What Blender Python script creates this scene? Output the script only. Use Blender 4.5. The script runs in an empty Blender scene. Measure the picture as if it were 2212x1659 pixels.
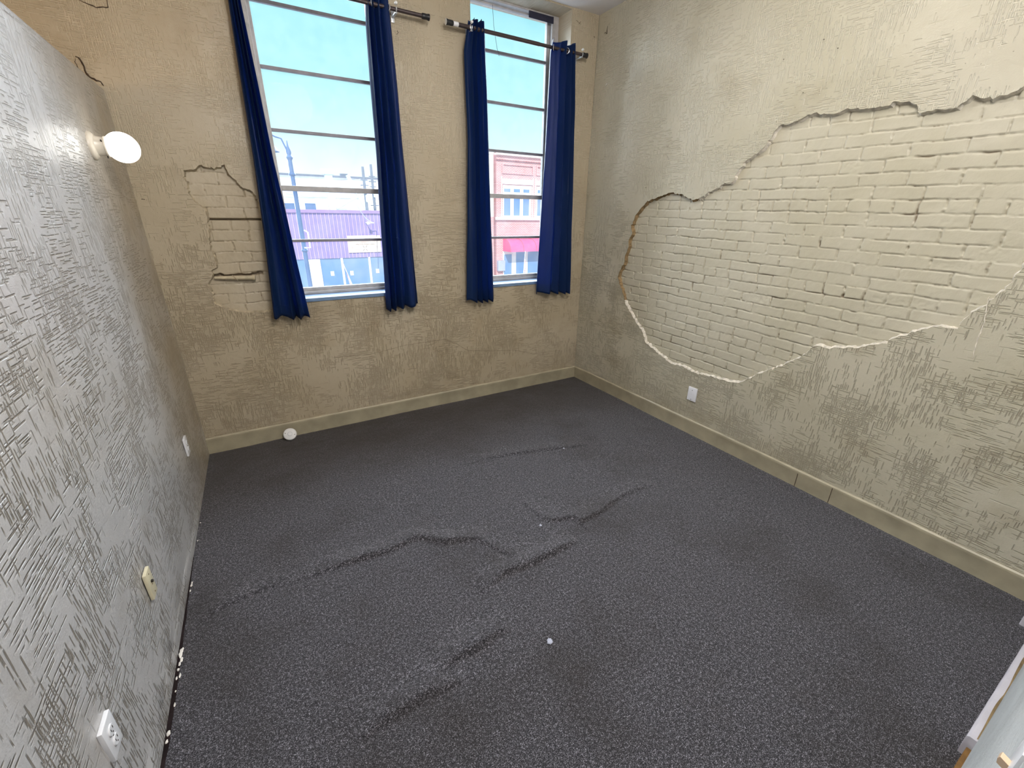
import bpy, bmesh, math, random
import numpy as np
from mathutils import Vector, Matrix, geometry

random.seed(7); RNG = np.random.default_rng(7)
scene = bpy.context.scene
COL = scene.collection

# ------------------------------------------------------------------ room size (metres) and camera survey
D, R, L, H = 3.572, 2.930, -0.579, 3.329      # window wall, right wall, partition wall, ceiling
ZP, ZB = 2.340, 0.1265                        # partition height, baseboard height
YN = -0.042                                   # wall behind / beside the photographer
HC = 1.704                                    # eye height
F = 909.4
YAW, PIT, ROL = 0.5309, 0.3785, 0.0111
cy, sy = math.cos(YAW), math.sin(YAW); cp, sp = math.cos(PIT), math.sin(PIT); cr, sr = math.cos(ROL), math.sin(ROL)
f0 = np.array([sy, cy, 0]); r0 = np.array([cy, -sy, 0]); u0 = np.array([0, 0, 1.0])
FW = f0 * cp - u0 * sp; u1 = f0 * sp + u0 * cp
RT = r0 * cr + u1 * sr; UP = -r0 * sr + u1 * cr
CAM = np.array([0, 0, HC])
def ray(x, y): return RT * (x - 1106) / F + UP * (829.5 - y) / F + FW
def onx(p, X):
    d = ray(*p); return CAM + d * X / d[0]
def ony(p, Y):
    d = ray(*p); return CAM + d * Y / d[1]
def onz(p, Z=0.0):
    d = ray(*p); return CAM + d * (Z - HC) / d[2]

# ------------------------------------------------------------------ noise
def vnoise(x, y, seed=0):
    r = np.random.default_rng(seed); T = r.random((257, 257)) * 2 - 1
    xi = np.floor(x).astype(int); yi = np.floor(y).astype(int)
    fx = x - xi; fy = y - yi
    fx = fx * fx * (3 - 2 * fx); fy = fy * fy * (3 - 2 * fy)
    g = lambda a, b: T[a % 257, b % 257]
    return (g(xi, yi) * (1 - fx) + g(xi + 1, yi) * fx) * (1 - fy) + (g(xi, yi + 1) * (1 - fx) + g(xi + 1, yi + 1) * fx) * fy
def fbm(x, y, seed=0, o=3):
    s = 0; a = 1.0
    for k in range(o):
        s = s + a * vnoise(x * 2 ** k, y * 2 ** k, seed + k); a *= .5
    return s

# ------------------------------------------------------------------ materials
def new_mat(name):
    m = bpy.data.materials.new(name); m.use_nodes = True
    nt = m.node_tree; b = nt.nodes['Principled BSDF']
    return m, nt, b
def nd(nt, t, **k):
    n = nt.nodes.new(t)
    for a, v in k.items():
        if a in n.inputs: n.inputs[a].default_value = v
        else: setattr(n, a, v)
    return n
def lk(nt, a, b): nt.links.new(a, b)
def math_n(nt, op, a, b=None, c=None):
    n = nt.nodes.new('ShaderNodeMath'); n.operation = op
    for i, v in enumerate((a, b, c)):
        if v is None: continue
        if isinstance(v, (int, float)): n.inputs[i].default_value = v
        else: lk(nt, v, n.inputs[i])
    return n.outputs[0]
def mapr(nt, v, a, b, c=0.0, d=1.0):
    n = nd(nt, 'ShaderNodeMapRange'); n.clamp = True
    lk(nt, v, n.inputs[0])
    for i, q in enumerate((a, b, c, d)): n.inputs[i + 1].default_value = q
    return n.outputs[0]
def mixc(nt, fac, a, b, blend='MIX'):
    n = nt.nodes.new('ShaderNodeMix'); n.data_type = 'RGBA'; n.blend_type = blend
    for i, v in ((0, fac), (6, a), (7, b)):
        if isinstance(v, (int, float)): n.inputs[i].default_value = v
        elif isinstance(v, tuple): n.inputs[i].default_value = (*v[:3], 1)
        else: lk(nt, v, n.inputs[i])
    return n.outputs[2]
def noise(nt, vec, scale, detail=2.0, rough=.5):
    n = nd(nt, 'ShaderNodeTexNoise'); n.inputs['Scale'].default_value = scale
    n.inputs['Detail'].default_value = detail; n.inputs['Roughness'].default_value = rough
    lk(nt, vec, n.inputs['Vector']); return n.outputs['Fac']
def scaled(nt, vec, s, off=(0, 0, 0)):
    n = nd(nt, 'ShaderNodeMapping'); n.inputs['Scale'].default_value = s; n.inputs['Location'].default_value = off
    lk(nt, vec, n.inputs['Vector']); return n.outputs[0]
def set_spec(b, rough=.5, spec=.5, metal=0.0):
    b.inputs['Roughness'].default_value = rough
    b.inputs['Specular IOR Level'].default_value = spec
    b.inputs['Metallic'].default_value = metal
def plain(name, col, rough=.5, spec=.5, metal=0.0, var=.12, scale=25.0, bump=0.0, bscale=120.0):
    m, nt, b = new_mat(name); set_spec(b, rough, spec, metal)
    tc = nd(nt, 'ShaderNodeTexCoord').outputs['Object']
    f = noise(nt, tc, scale, 4)
    dark = tuple(c * (1 - var) for c in col); lite = tuple(min(1, c * (1 + var)) for c in col)
    lk(nt, mixc(nt, mapr(nt, f, .3, .7), dark, lite), b.inputs['Base Color'])
    if bump:
        bn = nd(nt, 'ShaderNodeBump'); bn.inputs['Strength'].default_value = bump; bn.inputs['Distance'].default_value = .002
        lk(nt, noise(nt, tc, bscale, 3), bn.inputs['Height']); lk(nt, bn.outputs[0], b.inputs['Normal'])
    return m

def plaster(name, axis, base, tint, low_dirt=0.0, stroke=1.0, rough=(.30, .48), seed=0.0, spec=.5, coat=0.0, size=1.0):
    """old embossed wall plaster under beige semi-gloss paint: comb strokes in two directions, blotches and dirt"""
    m, nt, b = new_mat(name)
    tc = nd(nt, 'ShaderNodeTexCoord').outputs['Object']
    sep = nd(nt, 'ShaderNodeSeparateXYZ'); lk(nt, tc, sep.inputs[0])
    a = sep.outputs[axis]; z = sep.outputs[2]
    comb = nd(nt, 'ShaderNodeCombineXYZ'); lk(nt, a, comb.inputs[0]); lk(nt, z, comb.inputs[1]); comb.inputs[2].default_value = seed
    v = comb.outputs[0]
    wob = nd(nt, 'ShaderNodeTexNoise'); wob.inputs['Scale'].default_value = 6.0; lk(nt, v, wob.inputs['Vector'])
    add = nd(nt, 'ShaderNodeVectorMath'); add.operation = 'MULTIPLY_ADD'
    lk(nt, wob.outputs['Color'], add.inputs[0]); add.inputs[1].default_value = (.007, .007, 0); lk(nt, v, add.inputs[2])
    vv = add.outputs[0]
    s2 = nd(nt, 'ShaderNodeSeparateXYZ'); lk(nt, vv, s2.inputs[0]); ca, cz = s2.outputs[0], s2.outputs[1]
    def white(x, y, k):
        cbn = nd(nt, 'ShaderNodeCombineXYZ'); lk(nt, x, cbn.inputs[0])
        if y is not None: lk(nt, y, cbn.inputs[1])
        cbn.inputs[2].default_value = k
        w = nd(nt, 'ShaderNodeTexWhiteNoise'); w.noise_dimensions = '3D'; lk(nt, cbn.outputs[0], w.inputs['Vector']); return w.outputs['Value']
    def strokes(x, y, pitch, length, k, mask):
        """short straight comb strokes: columns of the given pitch, random segments of the given length"""
        u = math_n(nt, 'DIVIDE', x, pitch); col = math_n(nt, 'FLOOR', u); fu = math_n(nt, 'SUBTRACT', math_n(nt, 'FRACT', u), .5)
        r1 = white(col, None, k)
        w = math_n(nt, 'MULTIPLY_ADD', r1, 17.3, math_n(nt, 'DIVIDE', y, length)); seg = math_n(nt, 'FLOOR', w); fw = math_n(nt, 'SUBTRACT', math_n(nt, 'FRACT', w), .5)
        r2 = white(col, seg, k + 3.7); r3 = white(col, seg, k + 8.1)
        off = math_n(nt, 'MULTIPLY_ADD', r3, .4, -.2)
        line = mapr(nt, math_n(nt, 'ABSOLUTE', math_n(nt, 'SUBTRACT', fu, off)), .10, .24, 1, 0)
        ends = mapr(nt, math_n(nt, 'ABSOLUTE', fw), .36, .5, 1, 0)
        on = mapr(nt, math_n(nt, 'SUBTRACT', mask, r2), -.04, .04)
        return math_n(nt, 'MULTIPLY', math_n(nt, 'MULTIPLY', line, ends), on)
    m1 = mapr(nt, noise(nt, scaled(nt, v, (1, 1, 1), (3, 9, 2)), 4.2, 3), .42, .66, .0, .62)
    m2 = mapr(nt, noise(nt, scaled(nt, v, (1, 1, 1), (13, 4, 7)), 4.2, 3), .42, .66, .0, .62)
    st = math_n(nt, 'MAXIMUM', math_n(nt, 'MAXIMUM', strokes(ca, cz, .0115 * size, .052 * size, 1.0, m1), strokes(ca, cz, .0083 * size, .034 * size, 2.0, m1)),
                math_n(nt, 'MAXIMUM', strokes(cz, ca, .0115 * size, .058 * size, 5.0, m2), strokes(cz, ca, .0083 * size, .036 * size, 6.0, m2)))
    fine = noise(nt, v, 160, 3, .6); coarse = noise(nt, v, 26, 4, .6); big = noise(nt, v, 5, 3)
    h = math_n(nt, 'MULTIPLY', st, -.7 * stroke)
    h = math_n(nt, 'MULTIPLY_ADD', fine, .22, h)
    h = math_n(nt, 'MULTIPLY_ADD', coarse, .55, h)
    h = math_n(nt, 'MULTIPLY_ADD', big, 1.6, h)
    bn = nd(nt, 'ShaderNodeBump'); bn.inputs['Strength'].default_value = .85; bn.inputs['Distance'].default_value = .0042
    lk(nt, h, bn.inputs['Height']); lk(nt, bn.outputs[0], b.inputs['Normal'])
    # blotchy paint
    c = mixc(nt, mapr(nt, noise(nt, scaled(nt, v, (1, 1, 1), (5, 5, 1)), 1.7, 4), .35, .68), base, tint)
    dirt = mapr(nt, noise(nt, scaled(nt, v, (1, 1, 1), (8, 2, 3)), 2.6, 5, .62), .56, .74)
    c = mixc(nt, math_n(nt, 'MULTIPLY', dirt, .40), c, tuple(x * y for x, y in zip(base, (.60, .52, .40))))
    spots = mapr(nt, noise(nt, v, 75, 1), .76, .80)
    c = mixc(nt, math_n(nt, 'MULTIPLY', spots, .55), c, (.07, .05, .03))
    lowf = mapr(nt, z, 2.0, 1.1, 0.02, 1.0) if seed < 5 else mapr(nt, z, 2.3, 1.1, 0.25, 1.0)
    df = math_n(nt, 'MULTIPLY', math_n(nt, 'MULTIPLY', st, lowf), low_dirt)
    c = mixc(nt, df, c, tuple(x * y for x, y in zip(base, (.34, .28, .2))))
    if seed > 8:      # shade toward the window-wall corner painted in tan, mottled with brown grime
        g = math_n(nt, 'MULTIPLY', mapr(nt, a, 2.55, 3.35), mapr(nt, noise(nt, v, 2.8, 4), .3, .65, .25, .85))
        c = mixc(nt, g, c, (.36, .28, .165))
    if seed < 5:      # pale strokes higher up on the wall
        c = mixc(nt, math_n(nt, 'MULTIPLY', math_n(nt, 'MULTIPLY', st, mapr(nt, z, 1.5, 2.3)), .5), c, tuple(min(1, x * 1.45) for x in tint))
    lk(nt, c, b.inputs['Base Color'])
    lk(nt, mapr(nt, noise(nt, v, 3.4, 4), .35, .65, *rough), b.inputs['Roughness'])
    b.inputs['Specular IOR Level'].default_value = spec
    b.inputs['Coat Weight'].default_value = coat; b.inputs['Coat Roughness'].default_value = .34
    if coat: lk(nt, bn.outputs[0], b.inputs['Coat Normal'])
    return m

BEIGE = (.40, .325, .205)
BEIGE2 = (.46, .385, .255)
M = {}
M['wall_back'] = plaster('beige_plaster_window_wall', 0, (.395, .325, .218), (.445, .378, .272), .35, 1.0, (.42, .6), 1.0)
M['wall_right'] = plaster('beige_plaster_right_wall', 1, (.43, .393, .288), (.48, .443, .342), .38, 1.25, (.28, .44), 4.0, coat=.25, size=1.12)
M['wall_left'] = plaster('sheen_grey_partition_plaster', 1, (.465, .455, .445), (.53, .52, .515), .85, 1.15, (.34, .50), 9.0, spec=.8, coat=.7, size=1.25)  # grey base carries the window sheen over what is tan paint
M['edge'] = plain('plaster_edge_paint', (.62, .57, .48), .6, .3, var=.3, scale=40, bump=.6, bscale=90)
M['edge_back'] = plain('beige_plaster_edge', (.42, .35, .24), .6, .3, var=.3, scale=40, bump=.6, bscale=90)
M['edge_brown'] = plain('brown_plaster_edge', (.25, .17, .085), .8, .15, var=.35, scale=50, bump=.6, bscale=90)
M['base'] = plain('baseboard_paint', (.375, .33, .228), .38, .5, var=.16, scale=7, bump=.25, bscale=30)
M['ceil'] = plain('ceiling_paint', (.78, .75, .74), .8, .2, var=.05, scale=4, bump=.3)
M['near'] = plaster('grey_sanded_wall', 0, (.52, .53, .52), (.60, .61, .60), .15, .25, (.5, .7), 2.0)
M['white_trim'] = plain('white_trim_paint', (.53, .51, .55), .45, .5, var=.08, scale=9, bump=.2)
M['scuff'] = plain('brown_scuff', (.20, .14, .07), .7, .2, var=.3)
M['sash'] = plain('old_cream_sash_paint', (.44, .42, .41), .5, .4, var=.14, scale=18, bump=.4, bscale=60)
M['muntin'] = plain('backlit_muntin_paint', (.25, .235, .26), .5, .4, var=.14, scale=18)  # backlit shade of the cream sash paint put into the bar colour
M['sill'] = plain('sky_tinted_sill', (.15, .23, .36), .3, .5, var=.10, scale=14, bump=.4, bscale=40)  # blue is the sky's reflection, put into the sill colour
M['plate_white'] = plain('white_plastic', (.78, .78, .80), .3, .5, var=.03)
M['plate_ivory'] = plain('ivory_plastic', (.66, .60, .42), .35, .5, var=.08)
M['slot'] = plain('dark_slot', (.03, .025, .02), .6, .3)
M['tan_plastic'] = plain('tan_plastic', (.62, .45, .30), .4, .5)
M['screw'] = plain('screw_metal', (.5, .5, .5), .35, .5, .8)
M['rod'] = plain('bronze_rod', (.085, .065, .065), .3, .5, .6)
M['cap'] = plain('black_cap', (.012, .012, .014), .4, .5)
M['chrome'] = plain('silver_grommet', (.72, .74, .78), .22, .5, .9)
M['bracket'] = plain('grey_bracket', (.50, .52, .54), .35, .5, .6)
M['clear_cup'] = plain('milky_plastic', (.75, .76, .74), .3, .5)
M['lamp_base'] = plain('lamp_base_porcelain', (.66, .60, .50), .3, .5, var=.05)
M['bare_wood'] = plain('bare_brown_wood', (.17, .09, .03), .7, .2, var=.35, scale=30)
M['gap'] = plain('dark_gap', (.018, .012, .012), .9, .1, var=.4)
M['crumb'] = plain('plaster_crumb', (.78, .74, .68), .9, .1)
M['lint'] = plain('grey_lint', (.55, .57, .66), .95, .05)
M['pipe'] = plain('painted_pipe', (.46, .39, .26), .4, .5, var=.15)
M['crack'] = plain('crack_dark', (.07, .05, .035), .9, .1)
M['disc'] = plain('white_disc_plastic', (.76, .75, .73), .4, .5, var=.05)
M['roughwood'] = M['bare_wood']

def curtain_mat():
    m, nt, b = new_mat('navy_blackout_cloth')
    tc = nd(nt, 'ShaderNodeTexCoord').outputs['Object']
    w = noise(nt, scaled(nt, tc, (600, 600, 60)), 1.0, 2)
    c = mixc(nt, w, (.0055, .0185, .064), (.0085, .028, .092))
    lk(nt, c, b.inputs['Base Color']); set_spec(b, .5, .22)
    b.inputs['Sheen Weight'].default_value = .0; b.inputs['Sheen Tint'].default_value = (.1, .3, .9, 1)
    bn = nd(nt, 'ShaderNodeBump'); bn.inputs['Strength'].default_value = .2; bn.inputs['Distance'].default_value = .002
    lk(nt, noise(nt, tc, 30, 3), bn.inputs['Height']); lk(nt, bn.outputs[0], b.inputs['Normal'])
    tr = nd(nt, 'ShaderNodeBsdfTranslucent'); tr.inputs['Color'].default_value = (.015, .10, .42, 1)
    mx = nd(nt, 'ShaderNodeMixShader'); mx.inputs[0].default_value = .30
    lk(nt, b.outputs[0], mx.inputs[1]); lk(nt, tr.outputs[0], mx.inputs[2])
    lk(nt, mx.outputs[0], nt.nodes['Material Output'].inputs['Surface'])
    return m
M['curtain'] = curtain_mat()

def glass_mat():
    m, nt, b = new_mat('dusty_window_glass')
    tr = nd(nt, 'ShaderNodeBsdfTransparent'); tr.inputs['Color'].default_value = (.97, .98, .98, 1)
    gl = nd(nt, 'ShaderNodeBsdfGlossy'); gl.inputs['Roughness'].default_value = .02
    du = nd(nt, 'ShaderNodeBsdfTranslucent'); du.inputs['Color'].default_value = (.85, .9, 1, 1)
    fr = nd(nt, 'ShaderNodeFresnel'); fr.inputs[0].default_value = 1.45
    tc = nd(nt, 'ShaderNodeTexCoord').outputs['Object']
    d = mapr(nt, noise(nt, tc, 9, 5, .65), .3, .75, .014, .030)
    m1 = nd(nt, 'ShaderNodeMixShader'); lk(nt, d, m1.inputs[0]); lk(nt, tr.outputs[0], m1.inputs[1]); lk(nt, du.outputs[0], m1.inputs[2])
    m2 = nd(nt, 'ShaderNodeMixShader'); lk(nt, math_n(nt, 'MULTIPLY', fr.outputs[0], .02), m2.inputs[0])
    lk(nt, m1.outputs[0], m2.inputs[1]); lk(nt, gl.outputs[0], m2.inputs[2])
    lk(nt, m2.outputs[0], nt.nodes['Material Output'].inputs['Surface'])
    return m
M['glass'] = glass_mat()

def emit_mat(name, col, s):
    m, nt, b = new_mat(name)
    b.inputs['Base Color'].default_value = (.85, .85, .85, 1)
    b.inputs['Emission Color'].default_value = (*col, 1); b.inputs['Emission Strength'].default_value = s
    return m
M['globe'] = emit_mat('lit_opal_globe', (1.0, .97, .90), 3.6)

def carpet_mat():
    m, nt, b = new_mat('charcoal_carpet')
    tc = nd(nt, 'ShaderNodeTexCoord').outputs['Object']
    n1 = noise(nt, scaled(nt, tc, (1, 1.35, .3)), 210, 3, .7)
    n2 = noise(nt, tc, 90, 2)
    n3 = noise(nt, tc, 620, 1)
    s = math_n(nt, 'MULTIPLY_ADD', n2, .25, math_n(nt, 'MULTIPLY_ADD', n3, .35, math_n(nt, 'MULTIPLY', n1, .75)))
    ramp = nd(nt, 'ShaderNodeValToRGB'); e = ramp.color_ramp.elements
    e[0].position = .52; e[0].color = (.007, .007, .009, 1)
    e[1].position = .84; e[1].color = (.38, .362, .40, 1)
    k = e.new(.62); k.color = (.0215, .0203, .0226, 1)
    k = e.new(.72); k.color = (.064, .0612, .068, 1)
    lk(nt, s, ramp.inputs[0])
    st = mapr(nt, noise(nt, scaled(nt, tc, (1, 1, 0), (4, 7, 0)), 1.6, 4, .6), .50, .72)
    c = mixc(nt, math_n(nt, 'MULTIPLY', st, .45), ramp.outputs[0], (.018, .013, .008))
    # brown traffic dirt along the window wall
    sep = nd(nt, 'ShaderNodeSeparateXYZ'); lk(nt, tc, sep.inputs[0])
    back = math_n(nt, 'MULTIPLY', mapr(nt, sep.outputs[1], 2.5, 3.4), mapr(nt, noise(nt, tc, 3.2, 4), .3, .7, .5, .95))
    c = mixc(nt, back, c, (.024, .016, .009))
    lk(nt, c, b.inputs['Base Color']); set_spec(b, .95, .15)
    b.inputs['Sheen Weight'].default_value = .15
    bn = nd(nt, 'ShaderNodeBump'); bn.inputs['Strength'].default_value = .8; bn.inputs['Distance'].default_value = .004
    lk(nt, s, bn.inputs['Height']); lk(nt, bn.outputs[0], b.inputs['Normal'])
    return m
M['carpet'] = carpet_mat()

def brick_paint(c1=(.43, .393, .288), c2=(.48, .443, .342)):
    m, nt, b = new_mat('painted_brick')
    tc = nd(nt, 'ShaderNodeTexCoord').outputs['Object']
    at = nd(nt, 'ShaderNodeAttribute'); at.attribute_name = 'bare'
    c = mixc(nt, mapr(nt, noise(nt, tc, 2.2, 4), .35, .65), c1, c2)
    st = mapr(nt, noise(nt, scaled(nt, tc, (1, 1, 1), (2, 6, 1)), 2.4, 4, .6), .60, .72)
    c = mixc(nt, math_n(nt, 'MULTIPLY', st, .3), c, (.25, .19, .10))
    c = mixc(nt, math_n(nt, 'MULTIPLY', at.outputs['Fac'], .85), c, (.10, .055, .02))
    lk(nt, c, b.inputs['Base Color']); set_spec(b, .42, .45)
    bn = nd(nt, 'ShaderNodeBump'); bn.inputs['Strength'].default_value = .35; bn.inputs['Distance'].default_value = .002
    lk(nt, noise(nt, tc, 120, 3, .6), bn.inputs['Height']); lk(nt, bn.outputs[0], b.inputs['Normal'])
    return m
M['brick_paint'] = brick_paint()
M['brick_paint_back'] = brick_paint((.395, .325, .218), (.445, .378, .272))

# ------------------------------------------------------------------ object helpers
def link(o): COL.objects.link(o); return o
def tag(o, label=None, cat=None, group=None, kind=None):
    if label: o['label'] = label
    if cat: o['category'] = cat
    if group: o['group'] = group
    if kind: o['kind'] = kind
    return o
def empty(name, loc, label=None, cat=None, group=None, kind=None):
    o = bpy.data.objects.new(name, None); o.location = loc; o.empty_display_size = .05
    link(o); return tag(o, label, cat, group, kind)
def wloc(o):
    v = Vector((0, 0, 0))
    while o: v += o.location; o = o.parent
    return v
class MB:
    def __init__(s): s.v = []; s.f = []; s.m = []; s.mi = 0
    def add(s, V, Fc):
        n = len(s.v); s.v += [tuple(map(float, p)) for p in V]
        for q in Fc: s.f.append(tuple(i + n for i in q)); s.m.append(s.mi)
        return s
    def box(s, x0, x1, y0, y1, z0, z1, bev=0.0):
        bm = bmesh.new(); bmesh.ops.create_cube(bm, size=1)
        for v in bm.verts:
            v.co = ((x0 + x1) / 2 + v.co.x * (x1 - x0), (y0 + y1) / 2 + v.co.y * (y1 - y0), (z0 + z1) / 2 + v.co.z * (z1 - z0))
        if bev: bmesh.ops.bevel(bm, geom=list(bm.edges), offset=bev, segments=2, affect='EDGES', profile=.6)
        bm.verts.index_update()
        s.add([v.co for v in bm.verts], [[v.index for v in f.verts] for f in bm.faces]); bm.free(); return s
    def tube(s, pts, r, n=12, cap=True):
        P = [Vector(p) for p in pts]; rs = r if isinstance(r, (list, tuple)) else [r] * len(P)
        base = len(s.v); prev = None; V = []
        for i, p in enumerate(P):
            d = (P[min(i + 1, len(P) - 1)] - P[max(i - 1, 0)]).normalized()
            if prev is None:
                a = Vector((0, 0, 1)) if abs(d.z) < .9 else Vector((1, 0, 0)); u = d.cross(a).normalized()
            else: u = (prev - d * prev.dot(d)).normalized()
            prev = u; w = d.cross(u)
            for k in range(n):
                t = 2 * math.pi * k / n; V.append(p + (u * math.cos(t) + w * math.sin(t)) * rs[i])
        Fc = []
        for i in range(len(P) - 1):
            for k in range(n):
                Fc.append((i * n + k, i * n + (k + 1) % n, (i + 1) * n + (k + 1) % n, (i + 1) * n + k))
        if cap:
            Fc.append(tuple(range(n))[::-1]); Fc.append(tuple((len(P) - 1) * n + k for k in range(n)))
        return s.add(V, Fc)
    def lathe(s, prof, origin, axis, n=32, ell=None):
        """prof: (radius, height) pairs along the axis"""
        ax = Vector(axis).normalized(); a = Vector((0, 0, 1)) if abs(ax.z) < .9 else Vector((1, 0, 0))
        u = ax.cross(a).normalized(); w = ax.cross(u); o = Vector(origin); V = []; Fc = []
        for r, h in prof:
            for k in range(n):
                t = 2 * math.pi * k / n; V.append(o + ax * h + (u * math.cos(t) + w * math.sin(t)) * r)
        for i in range(len(prof) - 1):
            for k in range(n):
                Fc.append((i * n + k, i * n + (k + 1) % n, (i + 1) * n + (k + 1) % n, (i + 1) * n + k))
        Fc.append(tuple(range(n))[::-1]); Fc.append(tuple((len(prof) - 1) * n + k for k in range(n)))
        return s.add(V, Fc)
    def torus(s, c, axis, R0, r, n=28, m=8):
        ax = Vector(axis).normalized(); a = Vector((0, 0, 1)) if abs(ax.z) < .9 else Vector((1, 0, 0))
        u = ax.cross(a).normalized(); w = ax.cross(u); c = Vector(c); V = []; Fc = []
        for i in range(n):
            t = 2 * math.pi * i / n; d = u * math.cos(t) + w * math.sin(t)
            for j in range(m):
                q = 2 * math.pi * j / m; V.append(c + d * (R0 + r * math.cos(q)) + ax * r * math.sin(q))
        for i in range(n):
            for j in range(m):
                Fc.append((i * m + j, ((i + 1) % n) * m + j, ((i + 1) % n) * m + (j + 1) % m, i * m + (j + 1) % m))
        return s.add(V, Fc)
    def prism(s, poly, axis, a0, a1):
        """poly in the two other axes, extruded along axis from a0 to a1"""
        o = [i for i in range(3) if i != axis]; V = []
        for av in (a0, a1):
            for p in poly:
                q = [0, 0, 0]; q[axis] = av; q[o[0]] = p[0]; q[o[1]] = p[1]; V.append(q)
        n = len(poly); Fc = [tuple(range(n)), tuple(range(2 * n - 1, n - 1, -1))]
        Fc += [(i, (i + 1) % n, n + (i + 1) % n, n + i) for i in range(n)]
        return s.add(V, Fc)
    def build(s, name, mats, parent=None, smooth=False, ang=None):
        me = bpy.data.meshes.new(name)
        off = wloc(parent) if parent else Vector((0, 0, 0))
        me.from_pydata([(a - off.x, b - off.y, c - off.z) for a, b, c in s.v], [], s.f)
        for mm in (mats if isinstance(mats, (list, tuple)) else [mats]): me.materials.append(mm)
        for p, i in zip(me.polygons, s.m): p.material_index = i
        bm = bmesh.new(); bm.from_mesh(me); bmesh.ops.recalc_face_normals(bm, faces=bm.faces); bm.to_mesh(me); bm.free()
        if smooth:
            me.polygons.foreach_set('use_smooth', [True] * len(me.polygons))
            me.set_sharp_from_angle(angle=math.radians(ang or 40))
        o = bpy.data.objects.new(name, me); link(o)
        if parent: o.parent = parent
        return o
def copy_tree(o, parent=None):
    c = o.copy(); COL.objects.link(c); c.parent = parent
    for ch in [k for k in COL.objects if k.parent == o]: copy_tree(ch, c)
    return c
def single(mb, name, mat, label, cat, group=None, loc=None, smooth=False, kind=None):
    if loc is None:
        a = np.array(mb.v); loc = ((a[:, 0].min() + a[:, 0].max()) / 2, (a[:, 1].min() + a[:, 1].max()) / 2, a[:, 2].min())
    me_off = Vector(loc); mb.v = [(x - me_off.x, y - me_off.y, z - me_off.z) for x, y, z in mb.v]
    o = mb.build(name, mat, None, smooth); o.location = loc
    return tag(o, label, cat, group, kind)

def inside(poly, x, y):
    c = False; n = len(poly); j = n - 1
    for i in range(n):
        xi, yi = poly[i]; xj, yj = poly[j]
        if (yi > y) != (yj > y) and x < (xj - xi) * (y - yi) / (yj - yi) + xi: c = not c
        j = i
    return c
def inside_np(poly, x, y):
    c = np.zeros(x.shape, bool); n = len(poly); j = n - 1
    for i in range(n):
        xi, yi = poly[i]; xj, yj = poly[j]
        m = ((yi > y) != (yj > y)); t = (xj - xi) * (y - yi) / ((yj - yi) if yj != yi else 1e-9) + xi
        c ^= m & (x < t); j = i
    return c
def ragged(poly, step=.012, amp=.0045, seed=3):
    r = np.random.default_rng(seed); out = []; n = len(poly)
    for i in range(n):
        a = np.array(poly[i]); b = np.array(poly[(i + 1) % n]); d = np.hypot(*(b - a)); k = max(1, int(d / step))
        for t in range(k):
            p = a + (b - a) * t / k
            out.append(tuple(p + r.normal(0, amp, 2) * (0.35 if t == 0 else 1)))
    return out

def plaster_sheet(name, rect, holes, to3, mats, grid=.06, amp=.003, seed=1, edge=None, open_holes=()):
    """wall face in 2-D (a,z) with holes; edge = depth of broken plaster edge; open_holes get no edge"""
    a0, a1, z0, z1 = rect
    V = [(a0, z0), (a1, z0), (a1, z1), (a0, z1)]; E = [(0, 1), (1, 2), (2, 3), (3, 0)]
    loops = []
    for hp in holes:
        n = len(V); V += list(hp); idx = list(range(n, n + len(hp))); loops.append(idx)
        E += [(idx[i], idx[(i + 1) % len(idx)]) for i in range(len(idx))]
    for a in np.arange(a0 + grid, a1 - grid / 3, grid):
        for z in np.arange(z0 + grid, z1 - grid / 3, grid):
            V.append((a + random.uniform(-.004, .004), z + random.uniform(-.004, .004)))
    vs, es, fs, ov, oe, of = geometry.delaunay_2d_cdt([Vector(v) for v in V], E, [], 0, 1e-6)
    vs = [tuple(v) for v in vs]
    keep = []
    for f in fs:
        c = (sum(vs[i][0] for i in f) / 3, sum(vs[i][1] for i in f) / 3)
        if not any(inside(h, *c) for h in holes): keep.append(tuple(f))
    A = np.array(vs)
    dsp = amp * fbm(A[:, 0] * 1.6 + 7, A[:, 1] * 1.6 + 3, seed, 4)
    mb = MB(); mb.add([to3(a, z, d) for (a, z), d in zip(vs, dsp)], keep)
    remap = {}
    for k, lst in enumerate(ov):
        for o in lst: remap[o] = k
    mb.mi = 1
    for li, idx in enumerate(loops):
        if li in open_holes: continue
        dep = edge[li]; r = np.random.default_rng(seed + li)
        ring = [remap[i] for i in idx]; n = len(ring)
        pts = np.array([vs[i] for i in ring]); cen = pts.mean(0)
        prev = np.roll(pts, 1, 0); nxt = np.roll(pts, -1, 0); tn = nxt - prev
        nr = np.stack([-tn[:, 1], tn[:, 0]], 1); nr /= np.linalg.norm(nr, axis=1)[:, None] + 1e-9
        area = 0.5 * np.sum(pts[:, 0] * nxt[:, 1] - nxt[:, 0] * pts[:, 1]);  nr *= np.sign(area)   # towards the inside of the hole
        W = []
        for k, (fr, inn) in enumerate(((0, 0), (.25, -.002), (.6, .004), (1.0, .010))):
            j = r.normal(0, .0025, (n, 2)) if k else 0
            q = pts + nr * inn + j
            base = np.array([dsp[i] for i in ring]) * (1 - fr)
            W += [to3(q[i, 0], q[i, 1], base[i] - dep * fr) for i in range(n)]
        Fq = []
        for k in range(3):
            for i in range(n):
                Fq.append((k * n + i, k * n + (i + 1) % n, (k + 1) * n + (i + 1) % n, (k + 1) * n + i))
        mb.add(W, Fq)
    return mb

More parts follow.
